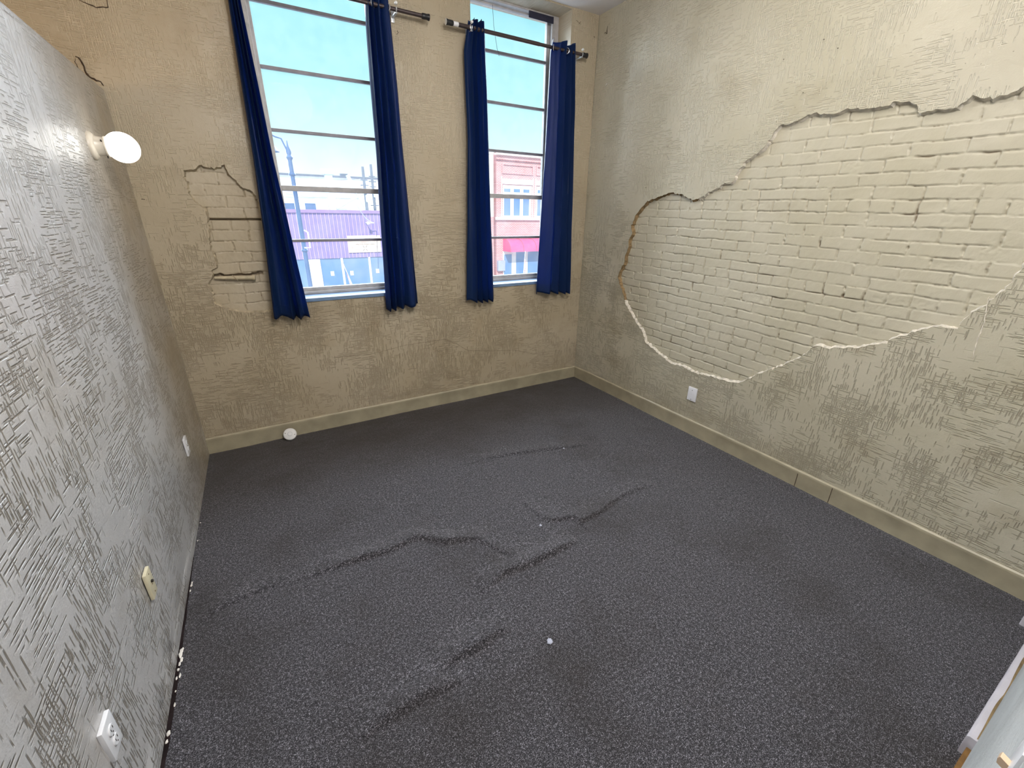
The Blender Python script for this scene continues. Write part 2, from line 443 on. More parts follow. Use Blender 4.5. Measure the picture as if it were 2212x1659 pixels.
# ------------------------------------------------------------------ wall outlines measured on the walls
SC = 2.273
def g6(x, y): return (1300 + x / SC, 130 + y / SC)
HOLE_R = [(2073,125),(2040,150),(1990,170),(1920,190),(1880,185),(1820,172),(1790,200),(1740,232),(1680,243),(1640,238),(1600,250),(1560,262),(1548,215),(1510,200),(1480,207),(1430,203),(1415,222),(1330,232),(1240,238),(1190,242),(1150,262),(1090,263),(1040,258),(1000,275),(960,295),(915,315),(870,322),(845,350),(835,375),(800,420),(770,450),(720,485),(700,500),(670,540),(650,580),(630,605),(590,610),(540,640),(490,670),(470,683),(440,686),(410,670),(385,657),(355,655),(350,648),(310,660),(260,680),(225,690),(190,730),(165,765),(145,810),(150,850),(135,880),(130,920),(115,960),(112,990),(85,1045),(80,1060),(85,1090),(105,1150),(115,1200),(150,1260),(175,1300),(200,1340),(212,1385),(240,1410),(290,1450),(340,1490),(400,1505),(440,1530),(510,1548),(560,1560),(620,1580),(660,1583),(690,1580),(740,1555),(800,1530),(860,1510),(905,1490),(950,1470),(1000,1440),(1040,1405),(1060,1402),(1100,1412),(1200,1412),(1260,1412),(1310,1400),(1400,1392),(1420,1370),(1460,1355),(1500,1350),(1560,1325),(1620,1310),(1680,1312),(1750,1318),(1765,1290),(1800,1255),(1860,1215),(1900,1180),(1980,1130),(2020,1075),(2050,1040),(2073,1000)]
hr = [tuple(onx(g6(*p), R)[[1, 2]]) for p in HOLE_R]
hr += [(.30, 1.72), (.24, 2.0), (.25, 2.35), (.34, 2.55)]
hr = [hr[0]] + hr[1:]
hole_right = ragged(hr, .014, .0035, 5)
HOLE_B = [(65,150),(150,150),(180,130),(220,105),(240,120),(300,132),(370,130),(400,110),(420,100),(435,130),(450,170),(500,220),(530,260),(580,305),(640,320),(680,360),(710,420)]
HOLE_B2 = [(850,1375),(760,1390),(650,1390),(560,1385),(450,1360),(370,1330),(335,1310),(325,1260),(310,1200),(275,1150),(300,1110),(325,1050),(310,1020),(350,980),(345,930),(320,890),(300,830),(285,760),(290,700),(285,640),(275,590),(262,540),(245,490),(215,465),(170,430),(120,370),(100,300),(75,240),(70,190)]
g3 = lambda p: (380 + p[0] / 4.022, 330 + p[1] / 4.022)
hb = [tuple(ony(g3(p), D)[[0, 2]]) for p in HOLE_B] + [(.085, 1.66), (.10, 1.4), (.09, 1.1)] + [tuple(ony(g3(p), D)[[0, 2]]) for p in HOLE_B2]
hole_back = ragged(hb, .011, .0035, 8)
WX = [(.16, 1.075), (1.70, 2.639)]; WZ0, WZ1 = 1.100, H - .012
win_holes = []
for x0, x1 in WX:
    n = 26
    loop = [(x0 + (x1 - x0) * t / 10, WZ0) for t in range(10)] + [(x1, WZ0 + (WZ1 - WZ0) * t / n) for t in range(n)] + \
           [(x1 - (x1 - x0) * t / 10, WZ1) for t in range(10)] + [(x0, WZ1 - (WZ1 - WZ0) * t / n) for t in range(n)]
    win_holes.append(loop)

# ------------------------------------------------------------------ setting: walls
XL = -2.7; YH = -2.6
mb = plaster_sheet('wall_back', (XL, R, 0, H), [hole_back] + win_holes, lambda a, z, d: (a, D - d, z), None, .06, .0035, 11, edge=[.030, 0, 0], open_holes=(1, 2))
# window reveals through the thick outer wall
mb.mi = 0
for x0, x1 in WX:
    for (xa, xb, za, zb_) in ((x0, x0, WZ0, WZ1), (x1, x1, WZ0, WZ1), (x0, x1, WZ1, WZ1), (x0, x1, WZ0, WZ0)):
        n = 14; V = []
        for k in range(n + 1):
            t = k / n
            p = (xa + (xb - xa) * t, za + (zb_ - za) * t)
            V += [(p[0], D - .001, p[1]), (p[0], D + .36, p[1])]
        mb.add(V, [(2 * k, 2 * k + 1, 2 * k + 3, 2 * k + 2) for k in range(n)])
wall_back = mb.build('wall_back', [M['wall_back'], M['edge_back']], smooth=True, ang=35); tag(wall_back, kind='structure')
# outer brick leaf behind the plaster (outside face)
mo = MB()
g_ = .006
for (x0, x1, z0, z1) in ((XL, WX[0][0] - g_, 0, H + .4), (WX[0][1] + g_, WX[1][0] - g_, 0, H + .4), (WX[1][1] + g_, R + .3, 0, H + .4),
                         (WX[0][0], WX[0][1], -.3, WZ0 - .005), (WX[1][0], WX[1][1], -.3, WZ0 - .005), (WX[0][0], WX[0][1], WZ1 + .004, H + .4), (WX[1][0], WX[1][1], WZ1 + .004, H + .4)):
    mo.box(x0, x1, D + .12, D + .36, z0, z1)
mo.build('outer_leaf', M['edge'], wall_back)

mb = plaster_sheet('wall_right', (YN - .3, D + .06, 0, H), [hole_right], lambda a, z, d: (R - d, a, z), None, .06, .0065, 23, edge=[.034])
wall_right = mb.build('wall_right', [M['wall_right'], M['edge'], M['edge_brown']], smooth=True, ang=35)
for p in wall_right.data.polygons:      # brown plaster along the break nearest the windows
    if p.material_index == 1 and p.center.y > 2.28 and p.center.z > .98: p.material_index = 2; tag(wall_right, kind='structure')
mo = MB().box(R + .09, R + .30, YH, D + .36, -.3, H + .4); mo.build('outer_leaf', M['edge'], wall_right)

def brick_field(a0, a1, z0, z1, res, hole, zhead, seed, slope=0.0, lines=(), a_off=0.0, course=.0662, blen=.2125, margin=.03):
    """relief of painted brickwork: returns grid, depth (negative = recessed) and bare-paint mask"""
    A, Z = np.meshgrid(np.arange(a0, a1, res), np.arange(z0, z1, res), indexing='ij')
    wob = .0035 * vnoise(A * 9, Z * 9, seed) + .0022 * vnoise(A * 28, Z * 28, seed + 1)
    Zs = Z + slope * (A - 1.65) + wob
    row = np.floor((Zs - zhead) / course).astype(int)
    zr = (Zs - zhead) / course - row
    head = (row % 7 == 0)
    r = np.random.default_rng(seed); sh = r.random(400) * .03
    off = np.where(row % 2 == 0, 0, .5) * blen + sh[row % 400]
    bl = np.where(head, blen / 2, blen)
    aw = A + a_off + off + .005 * vnoise(A * 11 + 50, Z * 11, seed + 2) + .003 * vnoise(A * 40, Z * 40, seed + 7)
    bi = np.floor(aw / bl).astype(int); ar = aw / bl - bi
    jw = .0056
    dz = np.minimum(zr, 1 - zr) * course; da = np.minimum(ar, 1 - ar) * bl
    hv = r.random((400, 400)); off_b = hv[row % 400, bi % 400]
    jwz = jw * (.75 + .5 * vnoise(A * 5, Z * 5, seed + 3) * .6); jwa = jw * (.8 + .5 * hv[(row + 37) % 400, (bi + 91) % 400])
    d = np.minimum(dz - jwz, da - jwa)
    j = np.clip(-d / .0045, 0, 1); j = j * j * (3 - 2 * j)
    face = .0035 * (off_b - .5) + .0008 * fbm(A * 30, Z * 30, seed + 5, 3) + .0028 * np.clip(vnoise(A * 13, Z * 13, seed + 12) - .55, 0, 1)
    lumpy = .0074 + .0060 * fbm(A * 70, Z * 70, seed + 6, 2) + .004 * vnoise(A * 16, Z * 16, seed + 9)
    rough_spots = np.clip(vnoise(A * 6, Z * 10, seed + 21) - .62, 0, 1) * 2
    hgt = face - j * lumpy - rough_spots * (.003 + .003 * fbm(A * 90, Z * 90, seed + 22, 2))
    deep = np.clip((vnoise(A * 9 + 3, Z * 14, seed + 30) - .60) * 3, 0, 1) * j
    hgt -= deep * .008
    bare = np.clip(deep * 1.2 + j * .10 + j * np.clip(fbm(A * 60, Z * 60, seed + 31, 2) - .55, 0, 1) * 1.4, 0, 1)
    for (zl, al0, al1, w, dep, irr) in lines:
        zc = zl + irr * fbm(A * 25, A * 0, seed + 40, 2)
        m = np.clip(1 - np.abs(Z - zc) / w, 0, 1) * (A > al0) * (A < al1)
        m = np.clip(m * 2.5, 0, 1); hgt -= m * dep; bare = np.maximum(bare, m * .8)
    return A, Z, hgt, bare
def brick_mesh(name, A, Z, hgt, bare, hole, to3, parent, res, mat='brick_paint'):
    m, n = A.shape
    I = inside_np(hole, A, Z)
    K = I.copy(); w = int(.035 / res)
    for dx in range(-w, w + 1, 2):
        for dy in (-w, 0, w): K |= np.roll(np.roll(I, dx, 0), dy, 1)
    idx = np.arange(m * n).reshape(m, n)
    q = np.stack([idx[:-1, :-1], idx[1:, :-1], idx[1:, 1:], idx[:-1, 1:]], -1).reshape(-1, 4)
    kq = (K[:-1, :-1] & K[1:, 1:]).reshape(-1); q = q[kq]
    used = np.unique(q); mp = np.full(m * n, -1); mp[used] = np.arange(len(used)); q = mp[q]
    P = to3(A.reshape(-1)[used], Z.reshape(-1)[used], hgt.reshape(-1)[used])
    me = bpy.data.meshes.new(name); me.vertices.add(len(P)); me.vertices.foreach_set('co', P.astype(np.float32).reshape(-1))
    me.loops.add(len(q) * 4); me.loops.foreach_set('vertex_index', q.reshape(-1).astype(np.int32))
    me.polygons.add(len(q)); me.polygons.foreach_set('loop_start', np.arange(0, len(q) * 4, 4, dtype=np.int32))
    me.polygons.foreach_set('loop_total', np.full(len(q), 4, np.int32))
    me.update(calc_edges=True); me.polygons.foreach_set('use_smooth', np.ones(len(q), bool))
    at = me.attributes.new('bare', 'FLOAT', 'POINT'); at.data.foreach_set('value', bare.reshape(-1)[used].astype(np.float32))
    me.materials.append(M[mat]); o = bpy.data.objects.new(name, me); link(o); o.parent = parent; return o
ha = np.array(hole_right); res = .0048
A, Z, hg, ba = brick_field(ha[:, 0].min() - .04, ha[:, 0].max() + .04, ha[:, 1].min() - .04, ha[:, 1].max() + .04, res, hole_right, 1.7515, 3, slope=-.022, a_off=-.02)
brick_mesh('exposed_brick', A, Z, hg, ba, hole_right, lambda a, z, h: np.stack([R + .030 - h, a, z], 1), wall_right, res)
hbk = np.array(hole_back); res = .0042
zl = ony((515, 474), D)[2]; zg = ony((515, 595.5), D + .02)[2]
A, Z, hg, ba = brick_field(hbk[:, 0].min() - .03, hbk[:, 0].max() + .03, hbk[:, 1].min() - .03, hbk[:, 1].max() + .03, res, hole_back, zl - .0705 * 8, 6, slope=0.0, course=.0705,
                           lines=((zl, -1, 1, .006, .03, .0006), (zg + .004, -.40, .02, .011, .03, .008)))
brick_mesh('exposed_brick', A, Z, hg, ba, hole_back, lambda a, z, h: np.stack([a, D + .026 - h, z], 1), wall_back, res, 'brick_paint_back')

# partition on the left (shorter than the room), a slab with its own thickness
mb = plaster_sheet('wall_left', (YN - .6, D - .002, 0, ZP), [], lambda a, z, d: (L + d, a, z), None, .07, .0062, 41)
mb.mi = 0
mb.add([(L, YN - .6, ZP), (L, D, ZP), (L - .11, D, ZP), (L - .11, YN - .6, ZP)], [(0, 1, 2, 3)])
mb.add([(L - .11, YN - .6, 0), (L - .11, D, 0), (L - .11, D, ZP), (L - .11, YN - .6, ZP)], [(0, 1, 2, 3)])
mb.add([(L, YN - .6, 0), (L, YN - .6, ZP), (L - .11, YN - .6, ZP), (L - .11, YN - .6, 0)], [(0, 1, 2, 3)])
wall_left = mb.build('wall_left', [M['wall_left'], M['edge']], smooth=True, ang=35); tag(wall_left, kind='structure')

# wall beside the photographer, from the door opening to the right-hand corner
XD = .16
mb = MB().box(XD, R + .05, YN - .12, YN, 0, H)
wall_near = mb.build('wall_near', M['near']); tag(wall_near, kind='structure')
# rest of the shell: storey beyond the partition and the hall behind the door opening
M['other'] = plain('tan_wall_paint', (.47, .32, .17), .6, .3, var=.1, scale=5)
mb = MB().box(XL - .1, XL, YH, D + .2, 0, H); tag(mb.build('wall_far_left', M['other']), kind='structure')
mb = MB().box(XL - .1, R + .1, YH - .1, YH, 0, H); tag(mb.build('wall_hall', M['near']), kind='structure')
mb = MB().box(XL - .1, R + .4, YH - .1, D + .36, H, H + .25); ceiling = mb.build('ceiling', M['ceil']); tag(ceiling, kind='structure')
mb = MB().box(XL - .1, R + .4, YH - .1, D + .36, -.32, -.03); sub = mb.build('floor_base', M['bare_wood']); tag(sub, kind='structure')

# ------------------------------------------------------------------ carpet with wrinkles
c2 = lambda p: (600 + p[0] / 2.443, 980 + p[1] / 2.443)
RIP = [([(130,665),(200,635),(370,575),(480,545),(600,510),(720,447),(790,450),(880,470),(960,458),(1050,452),(1130,490),(1200,525),(1260,545)], .017),
       ([(1080,740),(1190,635),(1260,610),(1380,560),(1460,520),(1580,455)], .016),
       ([(1290,250),(1400,340),(1440,355),(1500,345),(1570,340),(1590,360),(1700,310),(1740,275),(1820,220),(1890,190),(1980,160)], .013),
       ([(850,1140),(950,1075),(1080,1010),(1150,950),(1230,915)], .016),
       ([(400,1510),(470,1480),(560,1410),(680,1340),(780,1270),(880,1235),(990,1190)], .015),
       ([(1000,60),(1100,25),(1250,0),(1400,-20),(1640,-50)], .008),
       ([(-420,890),(-300,810),(-150,740),(0,690),(130,665)], .006)]
res = .0066
X, Y = np.meshgrid(np.arange(L - .02, R + .02, res), np.arange(YN - .02, D + .02, res), indexing='ij')
Hf = .0022 * fbm(X * 1.7, Y * 1.7, 77, 3) + .0007 * fbm(X * 30, Y * 30, 78, 2)
for pl, amp in RIP:
    W = np.array([onz(c2(p))[:2] for p in pl])
    seg = np.hypot(*(W[1:] - W[:-1]).T); cum = np.concatenate([[0], np.cumsum(seg)]); tot = cum[-1]
    best = np.full(X.shape, 9.0); side = np.zeros(X.shape); tt = np.zeros(X.shape)
    for i in range(len(W) - 1):
        a, b = W[i], W[i + 1]; d = b - a; l2 = d @ d
        t = np.clip(((X - a[0]) * d[0] + (Y - a[1]) * d[1]) / l2, 0, 1)
        px = a[0] + d[0] * t; py = a[1] + d[1] * t; dist = np.hypot(X - px, Y - py)
        s = np.sign((X - a[0]) * d[1] - (Y - a[1]) * d[0])
        m = dist < best; best = np.where(m, dist, best); side = np.where(m, s, side); tt = np.where(m, (cum[i] + seg[i] * t) / tot, tt)
    env = np.clip(np.sin(np.pi * np.clip(tt, 0, 1)), 0, 1) ** .55
    sig = np.where(side > 0, .011, .085)            # steep towards the photographer, easy on the far side
    Hf += 1.45 * amp * env * np.exp(-(best / sig) ** 2) * (1 + .25 * vnoise(X * 9, Y * 9, 90))
edge_in = np.minimum.reduce([X - L, R - X, D - Y]); Hf += np.where(edge_in < .03, -.002, 0)
m, n = X.shape; idx = np.arange(m * n).reshape(m, n)
q = np.stack([idx[:-1, :-1], idx[1:, :-1], idx[1:, 1:], idx[:-1, 1:]], -1).reshape(-1, 4)
me = bpy.data.meshes.new('floor'); P = np.stack([X, Y, Hf], -1).reshape(-1, 3)
me.vertices.add(len(P)); me.vertices.foreach_set('co', P.astype(np.float32).reshape(-1))
me.loops.add(len(q) * 4); me.loops.foreach_set('vertex_index', q.reshape(-1).astype(np.int32))
me.polygons.add(len(q)); me.polygons.foreach_set('loop_start', np.arange(0, len(q) * 4, 4, dtype=np.int32)); me.polygons.foreach_set('loop_total', np.full(len(q), 4, np.int32))
me.update(calc_edges=True); me.polygons.foreach_set('use_smooth', np.ones(len(q), bool)); me.materials.append(M['carpet'])
floor = bpy.data.objects.new('floor', me); link(floor); tag(floor, kind='structure')
def fz(x, y):
    i = int(np.clip((x - X[0, 0]) / res, 0, m - 1)); j = int(np.clip((y - Y[0, 0]) / res, 0, n - 1)); return float(Hf[i, j])

# ------------------------------------------------------------------ baseboards
def base_prof(t): return [(0, -.01), (0, ZB - .004), (-.004, ZB), (-.010, ZB + .001), (-t, ZB - .006), (-t - .002, ZB - .018), (-t, ZB - .024), (-t, -.01)]
def base_strip(name, fixed, axis, s0, s1, t, seed):
    prof = base_prof(t); n = 60; V = []; Fc = []; k = len(prof)
    for i in range(n + 1):
        s = s0 + (s1 - s0) * i / n
        for (d, z) in prof:
            jx = .0012 * float(vnoise(np.array(s * 5.0), np.array(z * 9.0), seed)); jz = .002 * float(vnoise(np.array(s * 3.0), np.array(3.0), seed + 1))
            V.append((s, fixed + d + jx, z + jz) if axis == 0 else (fixed + d + jx, s, z + jz))
    for i in range(n):
        for j in range(k - 1): Fc.append((i * k + j, i * k + j + 1, (i + 1) * k + j + 1, (i + 1) * k + j))
    Fc.append(tuple(range(k))); Fc.append(tuple(n * k + j for j in range(k)))
    o = MB().add(V, Fc).build(name, M['base'], smooth=True, ang=30); return tag(o, kind='structure')
base_back = base_strip('baseboard_back', D + .002, 0, L + .001, R - .002, .017, 4)
base_right = base_strip('baseboard_right', R + .002, 1, .03, D - .001, .017, 6)
MB().box(R - .0185, R - .0165, 1.115, 1.118, .003, ZB - .024).build('joint_gap', M['crack'], base_right)
MB().box(R - .0185, R - .0165, .907, .910, .003, ZB - .012).build('joint_gap', M['crack'], base_right)
# white baseboard of the wall beside the photographer
nb = MB(); n = 30; xs = np.linspace(1.79, 2.60, n); prof = [(0, .004), (0, .092), (.018, .092), (.024, .086), (.024, .004)]
V = [(x, YN + d + (.0006 * random.uniform(-1, 1)), z) for x in xs for d, z in prof]; k = len(prof)
nb.add(V, [(i * k + j, i * k + (j + 1) % k, (i + 1) * k + (j + 1) % k, (i + 1) * k + j) for i in range(n - 1) for j in range(k)] + [tuple(range(k)), tuple((n - 1) * k + j for j in range(k))])
base_near = nb.build('baseboard_near', M['white_trim'], smooth=True, ang=30); tag(base_near, kind='structure')
V = []; n = 40
for i in range(n + 1):
    x = 1.80 + .66 * i / n; w = .0022 + .006 * max(0, vnoise(np.array(x * 6.), np.array(1.), 5)) + (.006 if x > 2.15 else 0) * max(0, math.sin((x - 2.15) * 9))
    V += [(x, YN + .0004, .0928), (x, YN + .0004 + min(.012, w * .8 + .001), .0928)]
MB().add(V, [(2 * i, 2 * i + 1, 2 * i + 3, 2 * i + 2) for i in range(n)]).build('scuff_mark', M['scuff'], base_near)
tag(MB().box(1.45, 1.785, YN - .001, YN + .012, .0, .05).build('trim_1', M['bare_wood']), kind='structure')
tag(MB().box(2.705, R - .02, YN, YN + .064, .0, .05, .004).build('trim_2', M['white_trim']), kind='structure')

# ------------------------------------------------------------------ windows
YF = 3.770
BARS = [1.158, 1.514, 1.881, 2.257, 2.628, 2.990, 3.300]
def make_window(name, x0, x1):
    w = empty(name, ((x0 + x1) / 2, YF, WZ0), kind='structure')
    fr = MB()
    fr.box(x0 - .004, x0 + .057, YF - .012, YF + .10, WZ0, WZ1, .003); fr.box(x1 - .057, x1 + .004, YF - .012, YF + .10, WZ0, WZ1, .003)
    fr.box(x0 + .05, x1 - .05, YF - .012, YF + .10, WZ1 - .014, WZ1 + .006, .003)
    fr.box(x0 + .055, x0 + .066, YF - .012, YF + .012, WZ0, WZ1, .002); fr.box(x1 - .066, x1 - .055, YF - .012, YF + .012, WZ0, WZ1, .002)
    fr.build('frame', M['sash'], w)
    xi0, xi1 = x0 + .058, x1 - .058
    for nm, za, zb_, bars, yo in (('lower_sash', WZ0 + .012, 1.899, BARS[1:2], 0.004), ('upper_sash', 1.866, WZ1 - .010, BARS[3:6], .036)):
        s = MB(); t = .034
        s.box(xi0, xi0 + .030, YF + yo, YF + yo + t, za, zb_, .003); s.box(xi1 - .030, xi1, YF + yo, YF + yo + t, za, zb_, .003)
        if nm == 'lower_sash':
            s.box(xi0 + .03, xi1 - .03, YF + yo, YF + yo + t, za, BARS[0], .004); s.box(xi0 + .03, xi1 - .03, YF + yo - .008, YF + yo + .002, za, za + .022, .002)
            s.box(xi0 + .03, xi1 - .03, YF + yo - .004, YF + yo + t, 1.863, zb_, .003)
        else:
            s.box(xi0 + .03, xi1 - .03, YF + yo, YF + yo + t, za, za + .030, .003); s.box(xi0 + .03, xi1 - .03, YF + yo, YF + yo + t, zb_ - .016, zb_, .003)
        so = s.build(nm, M['sash'], w)
        for z in bars:
            MB().box(xi0 + .03, xi1 - .03, YF + yo + .004, YF + yo + t - .004, z - .0105, z + .0105, .003).build('muntin', M['muntin'], so)
        MB().box(xi0 + .034, xi1 - .034, YF + yo + .015, YF + yo + .018, za + .02, zb_ - .02).build('glass', M['glass'], so)
    sl = MB().box(x0 + .0015, x1 - .0015, D - .006, YF + .10, WZ0 - .02, WZ0 + .008, .004); sl.build('window_sill', M['sill'], w)
    st = MB().box(x0 + .062, x1 - .062, YF - .02, YF + .0, WZ0 + .008, WZ0 + .030, .004); st.build('stop_bead', M['sash'], w)
    return w
win1 = make_window('window_1', *WX[0])
win2 = make_window('window_2', *WX[1])
M['dark_strip'] = plain('dark_strip', (.03, .03, .055), .6, .3)
MB().box(2.33, 2.580, YF - .018, YF - .010, WZ1 - .058, WZ1 - .012).build('weather_strip', M['dark_strip'], win2)
MB().tube([(1.99, YF - .005, 3.28), (2.0, YF - .005, 3.15), (2.03, YF - .006, 3.0), (2.05, YF - .006, 2.95)], .0015, 6).build('cord', M['dark_strip'], win2)

# ------------------------------------------------------------------ curtain rods
YR = D - .080; ZR = 2.995
def make_rod(x0, x1, label, xb, left_visible):
    o = empty('curtain_rod', ((x0 + x1) / 2, YR, ZR), label, 'curtain rod')
    xm = x0 + .62 * (x1 - x0)
    MB().tube([(x0 + .02, YR, ZR), (xm, YR, ZR)], .0140, 16).build('rod', M['rod'], o, True)
    MB().tube([(xm - .01, YR, ZR), (x1 - .02, YR, ZR)], .0122, 16).build('inner_rod', M['rod'], o, True)
    for s, xe in ((-1, x0), (1, x1)):
        MB().lathe([(.0135, .055), (.0175, .050), (.0178, .030), (.0165, .022), (.020, .004), (.020, 0)], (xe, YR, ZR), (-s, 0, 0), 20).build('end_cap', M['cap'], o, True)
    if left_visible:
        MB().tube([(x0 + .056, YR, ZR), (x0 + .095, YR, ZR)], .0146, 16).build('sticker', M['plate_white'], o, True)
        MB().lathe([(.0195, 0), (.0195, .002), (.017, .003)], (x0 + .0005, YR, ZR), (-1, 0, 0), 20).build('cap_disc', M['clear_cup'], o, True)
    for x in xb:
        b = MB().box(x - .011, x + .011, D - .006, D - .0005, ZR - .050, ZR + .022, .002)
        b.box(x - .009, x + .009, YR - .012, D - .004, ZR - .024, ZR - .017, .002)
        b.tube([(x, YR + .021 * math.cos(t), ZR + .021 * math.sin(t)) for t in np.linspace(math.radians(-200), math.radians(40), 16)], .0042, 8)
        bo = b.build('bracket', M['bracket'], o, True)
        MB().lathe([(.010, 0), (.010, .012), (.006, .016)], (x, YR - .012, ZR + .028), (0, -1, .2), 14).build('thumb_screw', M['clear_cup'], bo, True)
        MB().lathe([(.0035, 0), (.0035, .002), (.001, .003)], (x, D - .006, ZR - .040), (0, -1, 0), 10).build('screw', M['screw'], bo, True)
    return o
make_rod(-.20, 1.343, 'dark curtain rod across the left window, ending in a black cap', (-.06, 1.106), False)
make_rod(1.468, 2.761, 'dark bronze curtain rod with white sticker, across the right window near the corner', (1.665, 2.70), True)

# ------------------------------------------------------------------ curtains
def make_curtain(label, left, right, nf, seed, grom, depth=.026, hem_z=.93, ztop=3.048, dy=0.0, phase=0.0):
    r = np.random.default_rng(seed)
    zl, xl = zip(*sorted((z, x) for x, z in left)); zr_, xr = zip(*sorted((z, x) for x, z in right))
    zb = (left[-1][1] + right[-1][1]) / 2
    zs = np.concatenate([np.linspace(zb, zb + .15, 8)[:-1], np.linspace(zb + .15, 2.85, 46)[:-1], np.linspace(2.85, ztop, 14)])
    nu = nf * 12 + 1; us = np.linspace(0, 1, nu)
    wob = r.normal(0, .035, nf * 2 + 1)
    V = []
    for z in zs:
        x0 = np.interp(z, zl, xl); x1 = np.interp(z, zr_, xr); top = np.clip((z - 2.5) / .5, 0, 1); bot = np.clip((1.6 - z) / .6, 0, 1)
        for u in us:
            ph = nf * 2 * math.pi * (u + .055 * math.sin(6.28 * u + seed) + .03 * math.sin(12.57 * u + 2.3 * seed)) + phase + .35 * math.sin(3 * u + z * .7 + seed)
            k = math.sin(ph); kk = np.sign(k) * abs(k) ** .7
            am = depth * (1 + .25 * math.sin(u * 9 + seed) - .15 * top + .15 * bot)
            y = YR + dy - am * kk
            xx = x0 + (x1 - x0) * (u + .38 / nf / 6 * math.sin(2 * ph) + .010 * math.sin(z * 2.3 + u * 7 + seed))
            zz = z
            if z < zb + .2: zz = z + (zb + .2 - z) / .2 * (.012 * math.sin(u * 3 + seed) - .010 * kk)
            if z > 2.9: zz = z + (z - 2.9) / .15 * (.010 * math.sin(ph * .5 + seed))
            y += .004 * float(vnoise(np.array(u * 14.), np.array(z * 5.), seed))
            V.append((xx, y, zz))
    nz = len(zs); Fc = [(i * nu + j, i * nu + j + 1, (i + 1) * nu + j + 1, (i + 1) * nu + j) for i in range(nz - 1) for j in range(nu - 1)]
    a = np.array(V); loc = (a[:, 0].mean(), YR, a[:, 2].min())
    root = empty('curtain', loc, label, 'curtain', 'navy grommet curtains')
    o = MB().add(V, Fc).build('cloth', M['curtain'], root, True, 80)
    sm = o.modifiers.new('thickness', 'SOLIDIFY'); sm.thickness = .0022; sm.offset = 0
    hz = zb + .085; row = int(np.argmin(abs(zs - hz)))
    hv = [V[row * nu + j] for j in range(nu)]
    MB().tube([(p[0], p[1] - .0014, p[2]) for p in hv], .0011, 5).build('hem_seam', M['curtain'], root, True)
    for gx, sgn in grom:
        MB().torus((gx, YR + dy, ZR), (1, sgn * .9, 0), .0205, .0045).build('grommet', M['chrome'], root, True)
    return root
make_curtain('navy curtain on the left side of the left window, over the broken plaster patch',
             [(.125, 3.05), (.119, 2.849), (.108, 2.577), (.092, 2.042), (.068, 1.58), (.028, 1.0)], [(.176, 3.05), (.181, 2.864), (.194, 2.45), (.204, 2.05), (.227, 1.655), (.241, 1.384), (.268, .985)], 3, 2, [(.135, 1)], dy=-.004)
make_curtain('navy curtain on the right of the left window, beside the black rod end',
             [(.918, 3.05), (.905, 2.882), (.898, 2.565), (.892, 2.095), (.869, 1.573), (.851, .99)], [(1.070, 3.05), (1.080, 2.831), (1.092, 2.504), (1.098, 2.108), (1.112, 1.483), (1.122, .98)], 4, 5, [(.955, -1), (1.05, 1)], phase=1.0)
make_curtain('navy curtain on the left of the right window, beside the stickered rod end',
             [(1.648, 3.05), (1.606, 2.845), (1.607, 2.731), (1.615, 2.274), (1.605, 1.94), (1.575, .99)], [(1.78, 3.05), (1.797, 2.608), (1.818, 1.768), (1.849, .978)], 4, 9, [(1.668, -1)], phase=2.2)
make_curtain('navy curtain on the right side of the right window, nearest the corner of the room',
             [(2.394, 3.05), (2.37, 2.95), (2.361, 2.511), (2.342, 1.855), (2.314, 1.0)], [(2.626, 3.05), (2.644, 2.714), (2.682, 1.984), (2.725, .98)], 4, 14, [(2.41, -1), (2.545, 1)], phase=.4)

# ------------------------------------------------------------------ wall plates
def wall_plate_left(name, y0, y1, z0, z1, mat, label, cat, kind, group=None):
    c = ((y0 + y1) / 2, (z0 + z1) / 2); t = .009; x = L + .003
    o = empty(name, (x, c[0], z0), label, cat, group)
    MB().box(x - .003, x + t, y0, y1, z0, z1, .003).build('plate', mat, o, True)
    if kind == 'outlet':
        for dz in (.0195, -.0195):
            rc = MB().lathe([(.0165, 0), (.0165, .0030), (.0150, .0045)], (x + t - .001, c[0], c[1] + dz), (1, 0, 0), 24).build('receptacle', M['plate_white'], o, True)
            s = MB()
            for dy in (-.0062, .0062): s.box(x + t + .0028, x + t + .0040, c[0] + dy - .0011, c[0] + dy + .0011, c[1] + dz - .001, c[1] + dz + .0075)
            s.lathe([(.0024, 0), (.0024, .0012)], (x + t + .0028, c[0], c[1] + dz - .0075), (1, 0, 0), 10)
            s.build('slots', M['slot'], rc)
        MB().lathe([(.0032, 0), (.0030, .0018), (.001, .0025)], (x + t, c[0], c[1]), (1, 0, 0), 12).build('screw', M['slot'], o, True)
    else:
        MB().box(x + t - .001, x + t + .007, c[0] - .006, c[0] + .004, c[1] + .004, c[1] + .013, .0015).build('jack', M['slot'], o)
        for dz in (.042, -.006, -.042):
            MB().lathe([(.0030, 0), (.0028, .0012)], (x + t, c[0], c[1] + dz), (1, 0, 0), 12).build('screw', M['scuff'], o, True)
    return o
wall_plate_left('outlet', 1.114, 1.187, .330, .445, M['plate_white'], 'white duplex outlet low on the left wall, nearest the camera', 'outlet', 'outlet')
wall_plate_left('jack_plate', 1.704, 1.764, .333, .450, M['plate_ivory'], 'ivory wall plate with a dark jack, halfway along the left wall', 'wall plate', 'jack')
wall_plate_left('outlet', 2.886, 2.956, .333, .447, M['plate_white'], 'white outlet low on the left wall close to the window wall', 'outlet', 'outlet')
bp = empty('blank_plate', (R, 2.023, .289), 'white blank wall plate on the right wall below the exposed brick', 'wall plate')
MB().box(R - .008, R + .003, 1.983, 2.065, .289, .406, .003).build('plate', M['plate_white'], bp, True)
